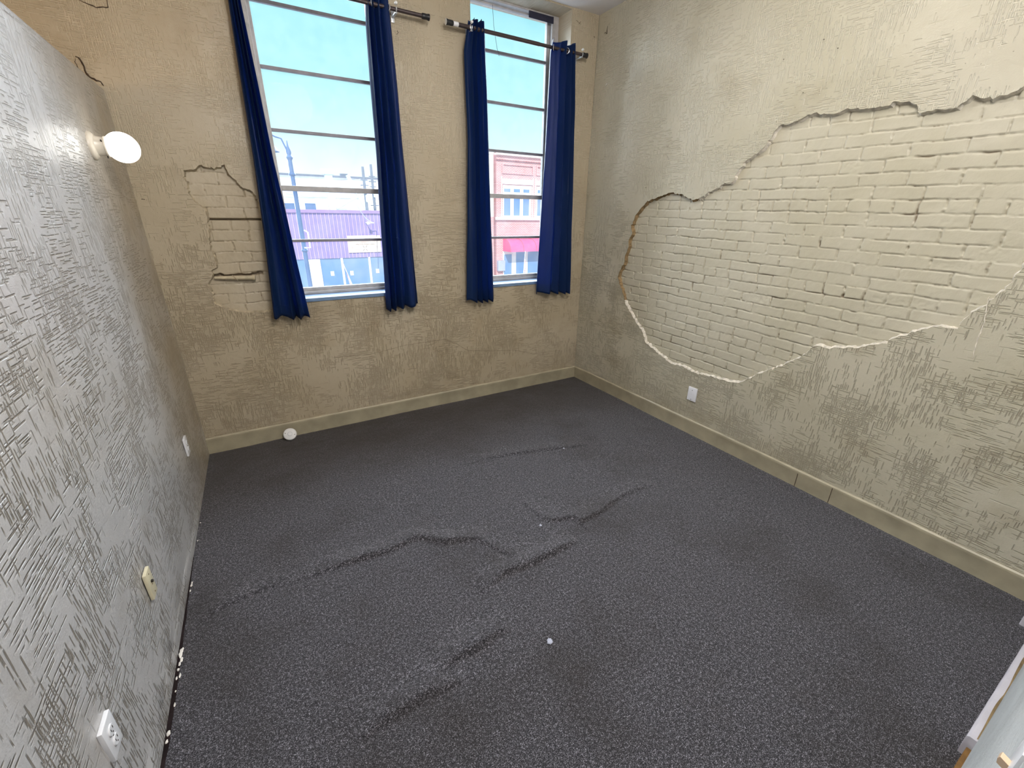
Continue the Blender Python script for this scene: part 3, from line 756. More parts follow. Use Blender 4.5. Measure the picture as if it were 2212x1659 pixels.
for dz in (.030, -.050): MB().lathe([(.0032, 0), (.0030, .0012)], (R - .008, 2.026, .352 + dz), (-1, 0, 0), 12).build('screw', M['slot'], bp, True)
sw = empty('light_switch', (.606, YN, 1.0975), 'white light switch plate with a tan toggle on the near wall, bottom right corner', 'light switch')
MB().box(.570, .642, YN - .002, YN + .003, 1.0975, 1.2125, .0015).build('plate', M['plate_white'], sw, True)
MB().prism([(YN + .002, 1.150), (YN + .002, 1.160), (YN + .0105, 1.164), (YN + .0115, 1.160), (YN + .0105, 1.154)], 0, .602, .611).build('toggle', M['tan_plastic'], sw)

# ------------------------------------------------------------------ globe lamp on the partition
LY, LZ = 2.945, 1.994
lamp = empty('wall_lamp', (L, LY, LZ - .06), 'lit round white globe wall lamp on the left wall', 'lamp')
MB().lathe([(.062, -.004), (.062, .004), (.058, .010), (.050, .016), (.044, .020)], (L, LY, LZ), (1, 0, 0), 36).build('backplate', M['lamp_base'], lamp, True)
nk = MB().lathe([(.046, .016), (.041, .026), (.040, .050), (.043, .052), (.043, .058)], (L, LY, LZ), (1, 0, 0), 36).build('neck', M['lamp_base'], lamp, True)
for a in (.6, 2.7, 4.8):
    MB().tube([(L + .047, LY + .040 * math.cos(a), LZ + .040 * math.sin(a)), (L + .047, LY + .050 * math.cos(a), LZ + .050 * math.sin(a))], .0028, 8).build('set_screw', M['slot'], nk)
pr = [(max(.0005, .0665 * math.sin(t)), .113 - .0665 * math.cos(t)) for t in np.linspace(.62, math.pi, 26)]
MB().lathe(pr, (L, LY, LZ), (1, 0, 0), 40).build('globe', M['globe'], lamp, True, 80)

# ------------------------------------------------------------------ round cover leaning on the baseboard
yb = D - .098; bz = fz(-.025, yb) + .004; tilt = math.atan2(.079, .060)
axd = Vector((0, -math.sin(tilt), math.cos(tilt))); upv = Vector((0, math.cos(tilt), math.sin(tilt)))
cen = Vector((-.022, yb, bz)) + upv * .051 + axd * 0.0
dc = empty('smoke_detector', (cen.x, cen.y, bz), 'round white smoke detector leaning against the baseboard under the left window', 'smoke detector')
MB().lathe([(.047, -.006), (.049, -.002), (.049, .008), (.046, .013), (.042, .016)], cen, axd, 40).build('housing', M['disc'], dc, True)
MB().torus(cen + axd * .016, axd, .016, .0012).build('button_ring', M['bracket'], dc, True)
MB().lathe([(.014, .015), (.013, .018), (.002, .0185)], cen, axd, 24).build('button', M['disc'], dc, True)
for s in (-1, 1):
    p = cen + axd * .0145 + Vector((s * .032, 0, 0)) + upv * (-.012 * s)
    MB().lathe([(.0035, 0), (.003, .0022)], p, axd, 10).build('vent', M['slot'], dc)

# ------------------------------------------------------------------ painted pipe stub in the broken patch
p0 = ony((464, 600.5), D + .006); p1 = ony((550, 599.5), D - .004)
pp = empty('pipe_stub', tuple(p0), 'beige painted pipe stub in the broken plaster patch left of the curtain', 'pipe')
MB().tube([tuple(p0), tuple(p0 * .6 + p1 * .4), tuple(p1)], [.010, .0135, .0155], 14, True).build('pipe', M['pipe'], pp, True)
dv = Vector(p1 - p0).normalized()
MB().tube([tuple(Vector(p1) - dv * .012), tuple(Vector(p1) + dv * .004)], .0200, 16).build('collar', M['pipe'], pp, True)
MB().tube([tuple(Vector(p1) + dv * .0035), tuple(Vector(p1) + dv * .005)], .0145, 14).build('bore', M['slot'], pp)
pm = Vector(p0 * .5 + p1 * .5)
MB().tube([pm + Vector((-.014, -.008, .020)), pm + Vector((-.002, -.018, .012)), pm + Vector((.006, -.019, -.004)), pm + Vector((.016, -.012, -.020))], .0022, 6).build('tie_wire', M['pipe'], pp, True)

# ------------------------------------------------------------------ cracks and little marks that belong to the walls
def crack(pts, plane, w, parent, mat='crack', lift=.0012, seed=1):
    r = np.random.default_rng(seed); P = [plane(p) for p in pts]; Q = []
    for a, b in zip(P[:-1], P[1:]):
        k = max(2, int(np.linalg.norm(b - a) / .012))
        for t in range(k): Q.append(a + (b - a) * t / k + r.normal(0, .0012, 3))
    Q.append(P[-1])
    rs = [max(.0004, w * (.5 + .5 * math.sin(math.pi * i / (len(Q) - 1))) * r.uniform(.6, 1.3)) for i in range(len(Q))]
    MB().tube([tuple(p) for p in Q], rs, 5).build('crack', M[mat], parent)
pb = lambda p: ony(p, D - .001)
prr = lambda p: onx(p, R - .001)
crack([(170, 0), (190, 8), (208, 16), (222, 15), (234, 17), (231, 0)], pb, .0028, wall_back, seed=3)
crack([(164, 123), (170, 124), (178, 137), (184, 153), (188, 161), (198, 168), (208, 174), (218, 176), (224, 186)], pb, .0045, wall_back, seed=4)
crack([(163, 126), (162, 134), (168, 146), (180, 156)], pb, .0016, wall_back, seed=5)
crack([(720, 772), (800, 765), (880, 745), (960, 733), (985, 742), (1010, 757), (1060, 758), (1110, 756), (1150, 764), (1210, 757)], pb, .0009, wall_back, seed=6)
crack([(1235, 45), (1245, 44), (1252, 50), (1256, 58), (1262, 72), (1266, 66)], pb, .0016, wall_back, seed=7)
crack([(1250, 52), (1255, 46)], pb, .0016, wall_back, seed=8)
crack([(1280, 82), (1283, 79), (1285, 82)], pb, .0025, wall_back, seed=9)
crack([(1305, 72), (1308, 70), (1311, 73), (1312, 60), (1312, 56)], prr, .0022, wall_right, seed=10)
crack([(858, 65), (860, 71), (857, 75)], pb, .0028, wall_back, seed=11)
crack([(866, 250), (869, 252), (868, 256)], pb, .0022, wall_back, seed=12)
crack([(2135, 640), (2128, 690), (2110, 740), (2100, 775)], prr, .0022, wall_right, 'edge', seed=13)
crack([(305, 430), (312, 431), (318, 432)], pb, .0022, wall_back, seed=14)
crack([(1308, 185), (1312, 180)], prr, .004, wall_right, 'crumb', seed=15)
for i, (px, py) in enumerate([(1693, 128), (1810, 104), (1780, 85), (1735, 200), (2095, 970), (2110, 1010), (1395, 405)]):
    p = prr((px, py)); MB().lathe([(.0028, 0), (.0022, .002), (.0005, .0028)], tuple(p), (-1, 0, 0), 8).build('nail_hole', M['crack'], wall_right)
# torn carpet edge: dark gap along the partition and plaster crumbs on it
V = []; n = 90
for i in range(n + 1):
    y = .15 + 2.2 * i / n; w = .007 + .011 * max(0, math.sin((y - .2) * 1.5)) * (1 + .3 * float(vnoise(np.array(y * 14.), np.array(2.), 5)))
    V += [(L - .004, y, .0045 + fz(L + .01, y)), (L + max(.004, w), y, .0045 + fz(L + w, y))]
MB().add(V, [(2 * i, 2 * i + 1, 2 * i + 3, 2 * i + 2) for i in range(n)]).build('torn_edge', M['gap'], floor)
spots = [(392, 1402), (389, 1412), (391, 1422), (387, 1432), (384, 1444), (388, 1456), (380, 1462), (378, 1490), (376, 1520), (363, 1582), (358, 1600), (413, 1262), (410, 1273), (414, 1256), (424, 1166), (431, 1127)]
sizes = [.013, .016, .011, .012, .013, .010, .007, .007, .008, .014, .010, .011, .008, .009, .008, .007]
for i, (p, s) in enumerate(zip(spots, sizes)):
    w = onz(p, .012); bm = bmesh.new(); bmesh.ops.create_icosphere(bm, subdivisions=2, radius=1)
    r = random.Random(i); sc = (s * r.uniform(.32, .52), s * r.uniform(.5, 1.15), s * .32)
    for v in bm.verts:
        q = 1 + .35 * float(vnoise(np.array(v.co.x * 2 + i), np.array(v.co.y * 2 + v.co.z), i)); v.co = (v.co.x * sc[0] * q, v.co.y * sc[1] * q, v.co.z * sc[2] * q)
    mb = MB().add([v.co + Vector((0, 0, sc[2] * .9)) for v in bm.verts], [[v.index for v in f.verts] for f in bm.faces]); bm.free()
    o = mb.build('plaster_crumb', M['crumb']); x = max(w[0], L + .012); o.location = (x, w[1], .004 + fz(x, w[1]))
    tag(o, 'white plaster crumb on the floor gap along the left wall', 'plaster crumb', 'plaster crumbs along the left wall')
for i, (p, s, lb) in enumerate([((1187, 1385), .016, 'fuzzy grey lint ball on the carpet, the largest and nearest one'), ((1168, 1134), .009, 'small pale lint speck on carpet between the wrinkles'), ((1218, 968), .008, 'small pale lint speck on carpet toward the window wall')]):
    w = onz(p, .005); mb = MB(); r = random.Random(40 + i)
    for k in range(16):
        a = r.uniform(0, 6.28); b = r.uniform(0, 6.28); q = [(s * .9 * r.uniform(.3, 1) * math.cos(a + t), s * .9 * r.uniform(.3, 1) * math.sin(b + t), s * .3 * r.uniform(.1, 1.2)) for t in (0, 1.3, 2.6, 4.0)]
        mb.tube(q, s * .09, 5)
    o = mb.build('lint', M['lint']); o.location = (w[0], w[1], fz(w[0], w[1]) + .002); tag(o, lb, 'lint')

exec_exterior = True
# ------------------------------------------------------------------ street outside
YB = 32.0; ZG = -3.75
def P32(x, y, Y=YB): return ony((x, y), Y)
def ext(name, col, rough=.7, spec=.3, var=.08, scale=2.0): return plain(name, col, rough, spec, 0, var, scale)
M['asphalt'] = ext('asphalt', (.25, .25, .26)); M['walk'] = ext('sidewalk', (.55, .53, .50))
M['purple'] = ext('glare_tinted_maroon', (.28, .21, .46)); M['rib'] = ext('maroon_rib', (.66, .44, .60)); M['fascia'] = ext('maroon_fascia', (.32, .20, .42))  # lavender veiling glare put into the maroon metal's colour
M['cream_wall'] = ext('cream_wall', (.85, .82, .78)); M['white_wall'] = ext('white_wall', (.86, .88, .90)); M['lav_band'] = ext('lavender_band', (.55, .55, .72))
M['grey_tower'] = ext('grey_metal_tower', (.55, .65, .72)); M['pole_wood'] = ext('weathered_pole', (.13, .15, .19)); M['lamp_paint'] = ext('haze_blue_paint', (.07, .13, .27), .4)  # bright haze over the dark lamp post put into its blue
M['door_white'] = ext('white_door', (.85, .85, .82)); M['paper'] = ext('notice_paper', (.9, .9, .86))
M['awning'] = ext('red_awning', (.80, .10, .26), .8); M['awn_white'] = ext('white_frame', (.88, .87, .85)); M['mail'] = ext('grey_box', (.36, .38, .48))
M['flag_red'] = ext('flag_red', (.72, .10, .14)); M['flag_white'] = ext('flag_white', (.88, .86, .86)); M['flag_blue'] = ext('flag_blue', (.10, .12, .34))
M['sand'] = ext('sand_trim', (.85, .78, .68))
def shop_glass():
    m, nt, b = new_mat('shop_glass'); b.inputs['Base Color'].default_value = (.10, .22, .46, 1); set_spec(b, .06, .9)
    tc = nd(nt, 'ShaderNodeTexCoord').outputs['Object']
    lk(nt, mixc(nt, mapr(nt, noise(nt, tc, .35, 2), .4, .6), (.10, .22, .46), (.22, .30, .46)), b.inputs['Base Color']); return m
M['shop_glass'] = shop_glass()
def red_brick():
    m, nt, b = new_mat('red_brick'); tc = nd(nt, 'ShaderNodeTexCoord').outputs['Object']
    sep = nd(nt, 'ShaderNodeSeparateXYZ'); lk(nt, tc, sep.inputs[0]); cb = nd(nt, 'ShaderNodeCombineXYZ')
    lk(nt, sep.outputs[0], cb.inputs[0]); lk(nt, sep.outputs[2], cb.inputs[1])
    br = nd(nt, 'ShaderNodeTexBrick'); lk(nt, cb.outputs[0], br.inputs['Vector'])
    br.inputs['Color1'].default_value = (.50, .16, .15, 1); br.inputs['Color2'].default_value = (.60, .22, .20, 1); br.inputs['Mortar'].default_value = (.72, .50, .50, 1)
    br.inputs['Scale'].default_value = 1.0; br.inputs['Brick Width'].default_value = .24; br.inputs['Row Height'].default_value = .085; br.inputs['Mortar Size'].default_value = .014
    n = mapr(nt, noise(nt, tc, .9, 4), .4, .7)
    lk(nt, mixc(nt, math_n(nt, 'MULTIPLY', n, .35), br.outputs['Color'], (.74, .50, .50)), b.inputs['Base Color']); set_spec(b, .85, .2); return m
M['red_brick'] = red_brick()
def sign_mat():
    m, nt, b = new_mat('wood_print_banner'); tc = nd(nt, 'ShaderNodeTexCoord').outputs['Object']
    n1 = noise(nt, scaled(nt, tc, (1, 1, 1.6)), 1.3, 5, .6)
    r = nd(nt, 'ShaderNodeValToRGB'); e = r.color_ramp.elements
    e[0].position = .32; e[0].color = (.50, .36, .33, 1); e[1].position = .68; e[1].color = (.86, .72, .54, 1); k = e.new(.5); k.color = (.70, .54, .45, 1)
    lk(nt, n1, r.inputs[0]); lk(nt, r.outputs[0], b.inputs['Base Color']); set_spec(b, .6, .2); return m
M['sign'] = sign_mat(); M['ink'] = ext('sign_ink', (.22, .20, .18))

tag(MB().box(-60, 90, D + .4, 90, ZG - .3, ZG).build('street', M['asphalt']), 'grey asphalt street below the windows', 'street', kind='structure')
tag(MB().box(-60, 90, YB - 3.5, YB + .3, ZG, ZG + .15).build('sidewalk', M['walk']), 'pale concrete sidewalk across the street', 'sidewalk', kind='structure')
GZ = ZG + .15
# maroon metal-fronted shop
xa, xb = P32(590, 470)[0] - .6, P32(858, 470)[0] + 3.2
zt = P32(700, 453)[2]; zf = P32(700, 460)[2]; zm = P32(720, 558)[2]
shop = empty('metal_front_shop', ((xa + xb) / 2, YB, GZ), 'low shop with glare-tinted maroon ribbed metal front and dark windows across the street', 'building')
MB().box(xa, xb, YB + .12, YB + 4.5, GZ, zt - .1).build('body', M['cream_wall'], shop)
MB().box(xa, xb, YB - .16, YB + .12, zf, zt, .01).build('fascia', M['fascia'], shop)
pn = MB(); V = []; s = xa; per = .243
while s < xb:
    V += [(s, YB - .02), (s + per * .78, YB - .02), (s + per * .82, YB - .06), (s + per * .94, YB - .06), (s + per * .98, YB - .02)]; s += per
for i in range(len(V) - 1):
    pn.mi = 1 if (i % 5) in (2,) else 0
    a, b = V[i], V[i + 1]; pn.add([(a[0], a[1], zm), (b[0], b[1], zm), (b[0], b[1], zf), (a[0], a[1], zf)], [(0, 1, 2, 3)])
pn.build('metal_panel', [M['purple'], M['rib']], shop)  # maroon metal, purple from the glare put into its colour
MB().box(xa, xb, YB + .06, YB + .11, GZ, zm + .05).build('shop_window', M['shop_glass'], shop)
for px, py in ((741, 580), (800, 580), (868, 580)):
    x = P32(px, py)[0]; MB().box(x - .07, x + .07, YB - .02, YB + .06, GZ, zm).build('mullion', M['awn_white'], shop)
x0, x1 = P32(658, 561)[0], P32(691, 561)[0]; zd = P32(675, 560.5)[2]
dr = MB().box(x0, x1, YB - .04, YB + .06, GZ, zd).build('door', M['door_white'], shop)
MB().box(x0, x1, YB - .05, YB - .035, zd - .12, zd).build('door_head', M['sand'], dr)
for k in range(6): MB().box(x0, x1, YB - .045, YB - .038, GZ + .3 + k * .38, GZ + .31 + k * .38).build('board_joint', M['lav_band'], dr)
for (px, py) in ((718.5, 591), (760.5, 590), (816, 585.5)):
    c = P32(px, py); MB().box(c[0] - .11, c[0] + .11, YB + .03, YB + .06, c[2] - .15, c[2] + .15).build('notice', M['paper'], shop)
# banner
c0 = P32(748.6, 508); c1 = P32(820, 508); zb0 = P32(785, 545)[2]; zt0 = P32(785, 508.5)[2]
sg = empty('banner_sign', ((c0[0] + c1[0]) / 2, YB - .07, zb0), 'tan wood-print banner sign on the maroon metal shop front', 'sign')
MB().box(c0[0], c1[0], YB - .10, YB - .07, zb0, zt0).build('panel', M['sign'], sg)
def text(s, x, y, z, size, mat, parent, ext_=.004, rx=math.pi / 2):
    cu = bpy.data.curves.new('txt', 'FONT'); cu.body = s; cu.size = size; cu.align_x = 'CENTER'; cu.extrude = ext_
    t = bpy.data.objects.new('txt', cu); link(t); bpy.context.view_layer.update()
    me = bpy.data.meshes.new_from_object(t); bpy.data.objects.remove(t)
    o = bpy.data.objects.new('lettering', me); link(o); me.materials.append(mat); o.parent = parent
    off = wloc(parent); o.location = (x - off.x, y - off.y, z - off.z); o.rotation_euler = (rx, 0, 0); return o
cxs = (c0[0] + c1[0]) / 2
text('Trading Cards, Antiques, Jewelry', cxs, YB - .104, P32(785, 528.5)[2], .105, M['ink'], sg)
ez = P32(785, 536)[2]
for sx in (-1, 1):
    for sz in (-1, 1):
        MB().prism([(cxs + sx * .03, ez + sz * .05), (cxs + sx * .07, ez + sz * .05), (cxs + sx * .16, ez + sz * .17), (cxs + sx * .13, ez + sz * .18)], 1, YB - .106, YB - .10).build('emblem', M['ink'], sg)
# service mast on the shop front
mz = P32(796, 481)[2]; mx = P32(790, 481)[0]
ms = empty('cable_bracket', (mx, YB - .4, mz), 'small white cable bracket on the maroon metal front', 'bracket')
MB().tube([(mx, YB - .02, mz), (mx, YB - .7, mz), (mx + .4, YB - .7, mz)], .03, 8).build('arm', M['awn_white'], ms)
MB().lathe([(.09, 0), (.11, .04), (.09, .16), (.04, .18)], (mx, YB - .74, mz - .1), (0, 0, 1), 12).build('insulator', M['white_wall'], ms)
wa = Vector((mx + .4, YB - .7, mz)); wb = Vector(tuple(ony((770, 442), 27)))
MB().tube([tuple(wa.lerp(wb, t) + Vector((0, 0, -.25 * math.sin(math.pi * t)))) for t in np.linspace(0, 1, 12)], .022, 6).build('service_cable', M['white_wall'], ms)

# pale buildings further back
Y2 = 46.0
q0 = P32(580, 400, Y2)[0]; q1 = P32(880, 400, Y2)[0] + 2
ztop = P32(700, 381, Y2)[2]; zband = P32(700, 427, Y2)[2]; zb2 = P32(700, 418, Y2)[2]
bk = empty('white_warehouse', ((q0 + q1) / 2, Y2, ZG), 'long pale warehouse with dark square windows rising behind the maroon shop', 'building')
MB().box(q0, q1, Y2, Y2 + 8, ZG, ztop).build('wall', M['white_wall'], bk)
MB().box(q0, q1, Y2 - .15, Y2, zb2 - .35, zb2 + .3).build('band', M['lav_band'], bk)
MB().box(q0, q1, Y2 - .25, Y2 + .3, ztop - .05, ztop + .10).build('roof_edge', M['pole_wood'], bk)
for px in (625, 671):
    c = P32(px, 448, Y2); MB().box(c[0] - .45, c[0] + .45, Y2 - .05, Y2 + .03, c[2] - .6, c[2] + .35).build('window', M['lamp_paint'], bk)
c = P32(745, 379, Y2); MB().box(c[0] - .35, c[0] + .35, Y2 + .5, Y2 + 1.0, ztop, ztop + .35).build('roof_vent', M['pole_wood'], bk)
for px in (664, 700):
    c = P32(px, 420, Y2); MB().box(c[0] - .45, c[0] + .45, Y2 - .18, Y2 - .14, c[2] - .22, c[2] + .16).build('band_panel', M['grey_tower'], bk)
# elevator leg and conveyor in front of the warehouse
Y3 = 42.0
t0 = P32(708, 374, Y3); t1 = P32(718, 455, Y3)
tw = empty('grain_elevator', (t0[0], Y3, ZG), 'pale blue-grey grain elevator tower in front of the warehouse', 'tower')
MB().box(t0[0] - .28, t0[0] + .28, Y3 - .28, Y3 + .28, ZG, t0[2] - .1).build('leg', M['grey_tower'], tw)
MB().box(t0[0] - .5, t0[0] + .5, Y3 - .4, Y3 + .4, t0[2] - .1, t0[2] + .3).build('head', M['grey_tower'], tw)
a = P32(750, 378, Y3); b = P32(770, 416, Y3); MB().tube([tuple(a), tuple(b), (b[0] + 1.6, Y3, b[2] - 3.0)], .16, 8).build('spout', M['grey_tower'], tw)
a = P32(735, 440, Y3); b = P32(790, 415, Y3); MB().tube([(t0[0], Y3, a[2] - .6), tuple(b)], .10, 8).build('brace', M['grey_tower'], tw)
for i, (px, pt, lb) in enumerate(((783, 360, 'shorter utility pole behind the maroon shop, left one of two'), (800.5, 355, 'taller utility pole behind the maroon shop, right one of two'))):
    Yp = (38.5, 41.2)[i]; c = P32(px, pt, Yp); po = empty('utility_pole', (c[0], Yp, ZG), lb, 'utility pole', 'utility poles behind the shop')
    MB().tube([(c[0], Yp, ZG), (c[0], Yp, c[2])], [.16, .10], 10).build('pole', M['pole_wood'], po)
    for k, dz in enumerate((.95, 1.35, 1.75, 3.25)):
        w = (.26, .30, .26, .34)[k]; MB().box(c[0] - w, c[0] + w, Yp - .08, Yp + .02, c[2] - dz - .04, c[2] - dz + .04).build('crossarm', M['pole_wood'], po)
    MB().lathe([(.18, 0), (.2, .05), (.2, .5), (.1, .58)], (c[0] + .16, Yp - .1, c[2] - 2.6), (0, 0, 1), 12).build('transformer', M['grey_tower'], po)
for i, (pa, pb_, lb) in enumerate((((600, 386), (880, 372), 'overhead power line, the higher of two crossing the sky'), ((600, 402), (880, 388), 'overhead power line, the lower of two before the warehouse'))):
    a = Vector(tuple(P32(*pa, 44.5))); b = Vector(tuple(P32(*pb_, 43.4)))
    mb = MB().tube([tuple(a.lerp(b, t) + Vector((0, 0, -.35 * math.sin(math.pi * t)))) for t in np.linspace(0, 1, 20)], .012, 5)
    single(mb, 'power_line', M['pole_wood'], lb, 'cable', 'power lines')
# street lamp on the near sidewalk
YL = 11.0; c = ony((640, 470), YL); lx = c[0] + .06; zt_ = ony((626, 340), YL)[2]
sl = empty('street_lamp', (lx, YL, ZG), 'haze-tinted dark street lamp post with gooseneck bell lamp outside the left window', 'street lamp')
MB().tube([(lx, YL, ZG), (lx, YL, ZG + .5), (lx, YL, ZG + .55), (lx, YL, zt_)], [.12, .11, .056, .042], 14).build('post', M['lamp_paint'], sl, True)
zf_ = ony((621, 324), YL)[2]; MB().lathe([(.045, 0), (.07, .05), (.04, .10), (.055, .16), (.022, .26), (.008, .36)], (lx, YL, zt_ - .05), (0, 0, 1), 14).build('finial', M['lamp_paint'], sl, True)
gx = lx - .33; zc_ = ony((602, 303), YL)[2]; zbl = ony((606, 329), YL)[2]; bh = zc_ - zbl
MB().tube([(lx, YL, zt_ - .12), (lx - .03, YL, zt_ + .14), (lx - .10, YL, zt_ + .34), (lx - .20, YL, zc_ + .06), (lx - .29, YL, zc_ + .10), (gx, YL, zc_ + .04), (gx, YL, zc_ - .03)], .017, 10).build('gooseneck', M['lamp_paint'], sl, True)
MB().lathe([(.02, bh), (.045, bh * .93), (.03, bh * .82), (.075, bh * .66), (.085, bh * .5), (.13, bh * .2), (.17, bh * .04), (.17, 0), (.13, .02)], (gx, YL, zbl), (0, 0, 1), 20).build('bell_shade', M['lamp_paint'], sl, True)
MB().lathe([(.010, 0), (.016, .04), (.006, .18)], (gx, YL, zc_ + .04), (0, 0, 1), 10).build('spike', M['lamp_paint'], sl, True)
for dz in (.35, 1.9, 3.0): MB().lathe([(.055, 0), (.072, .03), (.055, .06)], (lx, YL, zt_ - dz), (0, 0, 1), 14).build('collar', M['lamp_paint'], sl, True)
bz1 = ony((652, 497), YL)[2]; bz0 = ony((657, 535), YL)[2]
MB().tube([(lx + .05, YL - .05, bz1), (lx + .12, YL - .06, bz1 - .05), (lx + .12, YL - .06, bz0), (lx + .0, YL - .05, bz0)], .016, 8).build('banner_arm', M['white_wall'], sl)
# brick building
bx0 = P32(1072, 400)[0]; bx1 = bx0 + 11
def Z32(px, py): return float(P32(px, py)[2])
def X32(px, py): return float(P32(px, py)[0])
s6 = lambda x, y: (1040 + x / 10.37, 310 + y / 10.37)
s7 = lambda x, y: (1050 + x / 9.76, 450 + y / 9.76)
br = empty('brick_building', ((bx0 + bx1) / 2, YB, GZ), 'two storey red brick building with white windows and a red awning across the street', 'building')
ztb = Z32(*s6(340, 190))
MB().box(bx0, bx1, YB, YB + 10, GZ, ztb - .05).build('wall', M['red_brick'], br)
cz = Z32(*s6(380, 255)); cz2 = Z32(*s6(380, 275))
cb = MB().box(bx0 - .12, bx1, YB - .30, YB, cz, ztb); cb.box(bx0 - .05, bx1, YB - .16, YB, cz2 - .25, cz); cb.build('cornice', M['red_brick'], br)
MB().box(bx0 - .14, bx1, YB - .36, YB, cz - .02, cz + .10).build('ledge', M['sand'], br)
MB().box(bx0 - .14, bx1, YB - .34, YB + .3, ztb - .03, ztb + .08).build('coping', M['sand'], br)
lw = .6
for k, (u0, u1) in enumerate(((455, 1160), (1225, 1930))):
    xa_, xb_ = X32(*s6(u0, 560)), X32(*s6(min(u1, 1160), 560)) if k == 0 else X32(*s6(1225, 560)) + (X32(*s6(1160, 560)) - X32(*s6(455, 560)))
    za_, zb_ = Z32(*s6(800, 660)), Z32(*s6(800, 500))
    f = MB()
    for (p, q, r_, t_) in ((xa_, xb_, zb_, zb_ + .10), (xa_, xb_, za_ - .10, za_), (xa_, xa_ + .10, za_, zb_), (xb_ - .10, xb_, za_, zb_)): f.box(p, q, YB - .09, YB + .01, r_, t_)
    f.build('panel_border', M['red_brick'], br)
    la, lb_ = xa_ + .05, xb_ - .03
    MB().box(la, lb_, YB - .10, YB + .02, Z32(*s6(800, 920)), Z32(*s6(800, 808))).build('lintel', M['awn_white'], br)
    wt, wbm = Z32(*s6(800, 945)), Z32(*s7(600, 185))
    fw = MB().box(la + .05, lb_ - .10, YB - .03, YB + .05, wbm, wt); wo = fw.build('window', M['awn_white'], br)
    wd = (lb_ - la - .15)
    for j in range(3):
        ca = la + .05 + wd * (.035 + j * .335); cb_ = ca + wd * .215
        zmid = Z32(*s6(800, 1130)); MB().box(ca, cb_, YB - .05, YB - .025, zmid + .12, wt - .25).build('pane', M['shop_glass'], wo)
        MB().box(ca, cb_, YB - .05, YB - .025, wbm + .12, zmid - .12).build('pane', M['shop_glass'], wo)
    for xx in (la - .10, lb_ + .02): MB().box(xx, xx + .05, YB - .06, YB + .01, wbm, wt + .6).build('pilaster_edge', M['sand'], br)
MB().box(bx0 - .08, bx1, YB - .20, YB + .02, Z32(*s7(600, 245)), Z32(*s7(600, 190))).build('sill_band', M['awn_white'], br)
ax0 = X32(*s7(357, 760)); az1 = Z32(*s7(700, 640)); az0 = Z32(*s7(700, 880)); ax1 = bx1 - .4
ns = 14; pts = [(YB - 1.25 * math.sin(t) ** .8 * 1.0, az0 + (az1 - az0) * math.cos(t)) for t in np.linspace(0, math.pi / 2, ns)]
prf = pts + [(YB - 1.25, az0 - .04), (YB, az0 - .04)]
MB().prism([(a_, b_) for a_, b_ in prf], 0, ax0, ax1).build('awning', M['awning'], br)
for k in range(7):
    x = ax0 + .02 + k * 1.25; MB().tube([(x, a_ - .01, b_ + .01) for a_, b_ in pts], .02, 5).build('awning_seam', M['flag_red'], br)
sf0 = X32(*s7(357, 1000)); sft = Z32(*s7(600, 895))
MB().box(sf0, ax1, YB - .06, YB + .05, GZ, sft).build('storefront', M['awn_white'], br)
d0, d1 = X32(*s7(372, 1100)), X32(*s7(528, 1100)); dz1 = Z32(*s7(450, 970)); MB().box(d0, d1, YB - .09, YB - .05, GZ + .25, dz1).build('shop_door', M['shop_glass'], br)
for (u0, u1) in ((625, 810), (870, 1085), (1110, 1300)):
    MB().box(X32(*s7(u0, 1100)), X32(*s7(u1, 1100)), YB - .09, YB - .05, GZ + .55, Z32(*s7(700, 915))).build('shop_window', M['shop_glass'], br)
mbx = P32(*s7(297, 1205)); MB().box(mbx[0] - .33, mbx[0] + .33, YB - .3, YB + .01, mbx[2] - .42, mbx[2] + .42, .03).build('wall_box', M['mail'], br)
# cream neighbour left of it
n0 = X32(1050, 400) - 3.0; n1 = bx0 - .16
nb_ = empty('cream_building', ((n0 + n1) / 2, YB, GZ), 'cream painted building beside the red brick building, mostly behind the curtain', 'building')
MB().box(n0, n1, YB + .15, YB + 8, Z32(1062, 468), Z32(1064, 330)).build('upper_wall', M['sand'], nb_)
MB().box(n0, n1, YB + .15, YB + 8, GZ, Z32(1062, 468)).build('lower_wall', M['red_brick'], nb_)
MB().box(n0, n1, YB + .1, YB + .2, Z32(1064, 333), Z32(1064, 330) + .1).build('coping', M['awn_white'], nb_)
# street flags
def flag(name, base, top, sag, label):
    b = Vector(base); t = Vector(top); o = empty(name, tuple(b), label, 'flag', 'street flags')
    MB().tube([tuple(b), tuple(t)], .022, 8).build('flagpole', M['awn_white'], o)
    MB().lathe([(.005, -.01), (.04, .03), (.03, .07), (.005, .09)], tuple(t), tuple((t - b).normalized()), 10).build('finial', M['sand'], o)
    d = (b - t).normalized(); n = 13; Lh = 1.15; w = sag; f = MB(); m_ = 10
    for i in range(n):
        for j in range(m_):
            q = []
            for (ii, jj) in ((i, j), (i + 1, j), (i + 1, j + 1), (i, j + 1)):
                u = ii / n; v = jj / m_
                p = t + d * (.08 + Lh * u) + Vector((.25 * v * (1 - .5 * u) * sag, .06 * math.sin(v * 7 + u * 3), -v * 1.35 * (1 - .15 * u)))
                q.append(p)
            f.mi = 2 if (i < 4 and j < 3) else (0 if (i + j // 2) % 2 == 0 else 1)
            f.add(q, [(0, 1, 2, 3)])
    fo = f.build('flag_cloth', [M['flag_red'], M['flag_white'], M['flag_blue']], o)
    return o
Yf = YB - 2.6
t = ony((742.5, 572.5), Yf); b = ony((754, 600), Yf); kx = b + (b - t) * 1.6
kx[2] = max(kx[2], GZ + .35)
flag('street_flag', tuple(kx), tuple(t), .9, 'striped flag on a slanted white pole before the dark shop windows')
t = ony((1134.5, 545), Yf); b = ony((1131, 588), Yf)
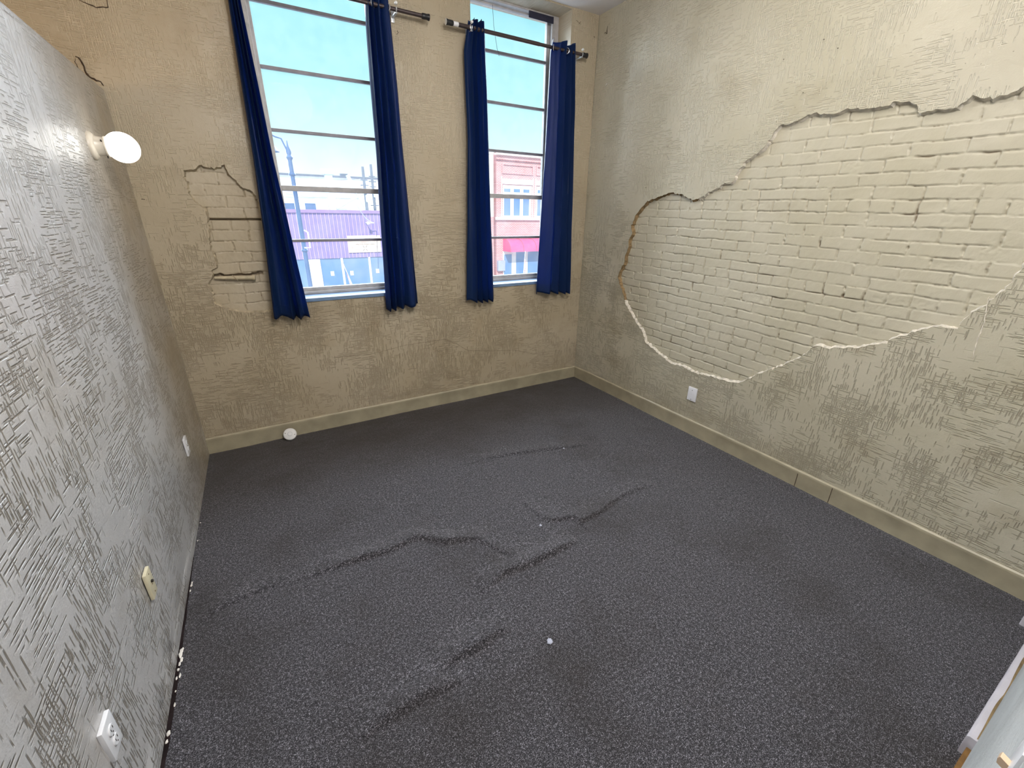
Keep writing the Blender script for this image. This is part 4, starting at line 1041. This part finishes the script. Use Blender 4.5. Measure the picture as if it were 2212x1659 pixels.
flag('street_flag', (b[0] - .1, Yf, GZ), tuple(t), .5, 'striped flag on a white pole before the red brick storefront')

# ------------------------------------------------------------------ light
W = bpy.data.worlds.new('sky'); scene.world = W; W.use_nodes = True
nt = W.node_tree; bg = nt.nodes['Background']
tc = nd(nt, 'ShaderNodeTexCoord'); sep = nd(nt, 'ShaderNodeSeparateXYZ'); lk(nt, tc.outputs['Generated'], sep.inputs[0])
ramp = nd(nt, 'ShaderNodeValToRGB'); e = ramp.color_ramp.elements
e[0].position = .02; e[0].color = (1.0, 1.0, 1.0, 1)
e[1].position = .45; e[1].color = (.24, .60, 1.0, 1)
for p, c in ((.08, (.90, 1.0, .98)), (.14, (.65, .95, .92)), (.22, (.45, .87, .86)), (.33, (.36, .82, .89))):
    k = e.new(p); k.color = (*c, 1)
lk(nt, sep.outputs[2], ramp.inputs[0]); lk(nt, ramp.outputs[0], bg.inputs[0]); bg.inputs[1].default_value = .66

def light(name, kind, loc, energy, col, size=None, rot=None, size_y=None):
    l = bpy.data.lights.new(name, kind); l.energy = energy; l.color = col
    if kind == 'AREA':
        l.size = size
        if size_y: l.shape = 'RECTANGLE'; l.size_y = size_y
        else: l.shape = 'DISK'
    elif kind == 'POINT': l.shadow_soft_size = size or .05
    elif kind == 'SUN': l.angle = math.radians(.53)
    o = bpy.data.objects.new(name, l); o.location = loc
    if rot: o.rotation_euler = rot
    return link(o)
sun = light('sun', 'SUN', (0, -20, 20), 3.2, (1, .96, .9)); sun.rotation_euler = Vector((.30, .75, -.62)).to_track_quat('-Z', 'Y').to_euler()
light('ceiling_lamp', 'AREA', (1.80, 1.75, H - .06), 10, (1.0, .96, .90), .6)
light('room_fill_light', 'POINT', (.75, .25, 3.12), 99, (1.0, .97, .95), .30)  # unseen fill light added to brighten the walls evenly
sk = light('sky_glow', 'SUN', (1, 20, 12), 15.0, (.78, .88, 1.0)); sk.data.angle = math.radians(85); sk.rotation_euler = Vector((-.12, -1, -.50)).to_track_quat('-Z', 'Y').to_euler()
light('other_room_lamp', 'POINT', (-1.6, 2.2, 2.2), 14, (1.0, .72, .42), .12)

# ------------------------------------------------------------------ camera
cd = bpy.data.cameras.new('camera'); cam = bpy.data.objects.new('camera', cd); link(cam)
cd.sensor_fit = 'HORIZONTAL'; cd.sensor_width = 36; cd.lens = F * 36 / 2212; cd.clip_start = .005; cd.clip_end = 500
Mx = Matrix(((RT[0], UP[0], -FW[0], CAM[0]), (RT[1], UP[1], -FW[1], CAM[1]), (RT[2], UP[2], -FW[2], CAM[2]), (0, 0, 0, 1)))
cam.matrix_world = Mx
scene.camera = cam
vs = scene.view_settings; vs.view_transform = 'Standard'; vs.look = 'None'; vs.exposure = 0.62; vs.gamma = 1.0; vs.use_curve_mapping = False
scene.cycles.use_denoising = True
scene.cycles.max_bounces = 10; scene.cycles.transparent_max_bounces = 12; scene.cycles.sample_clamp_indirect = 6
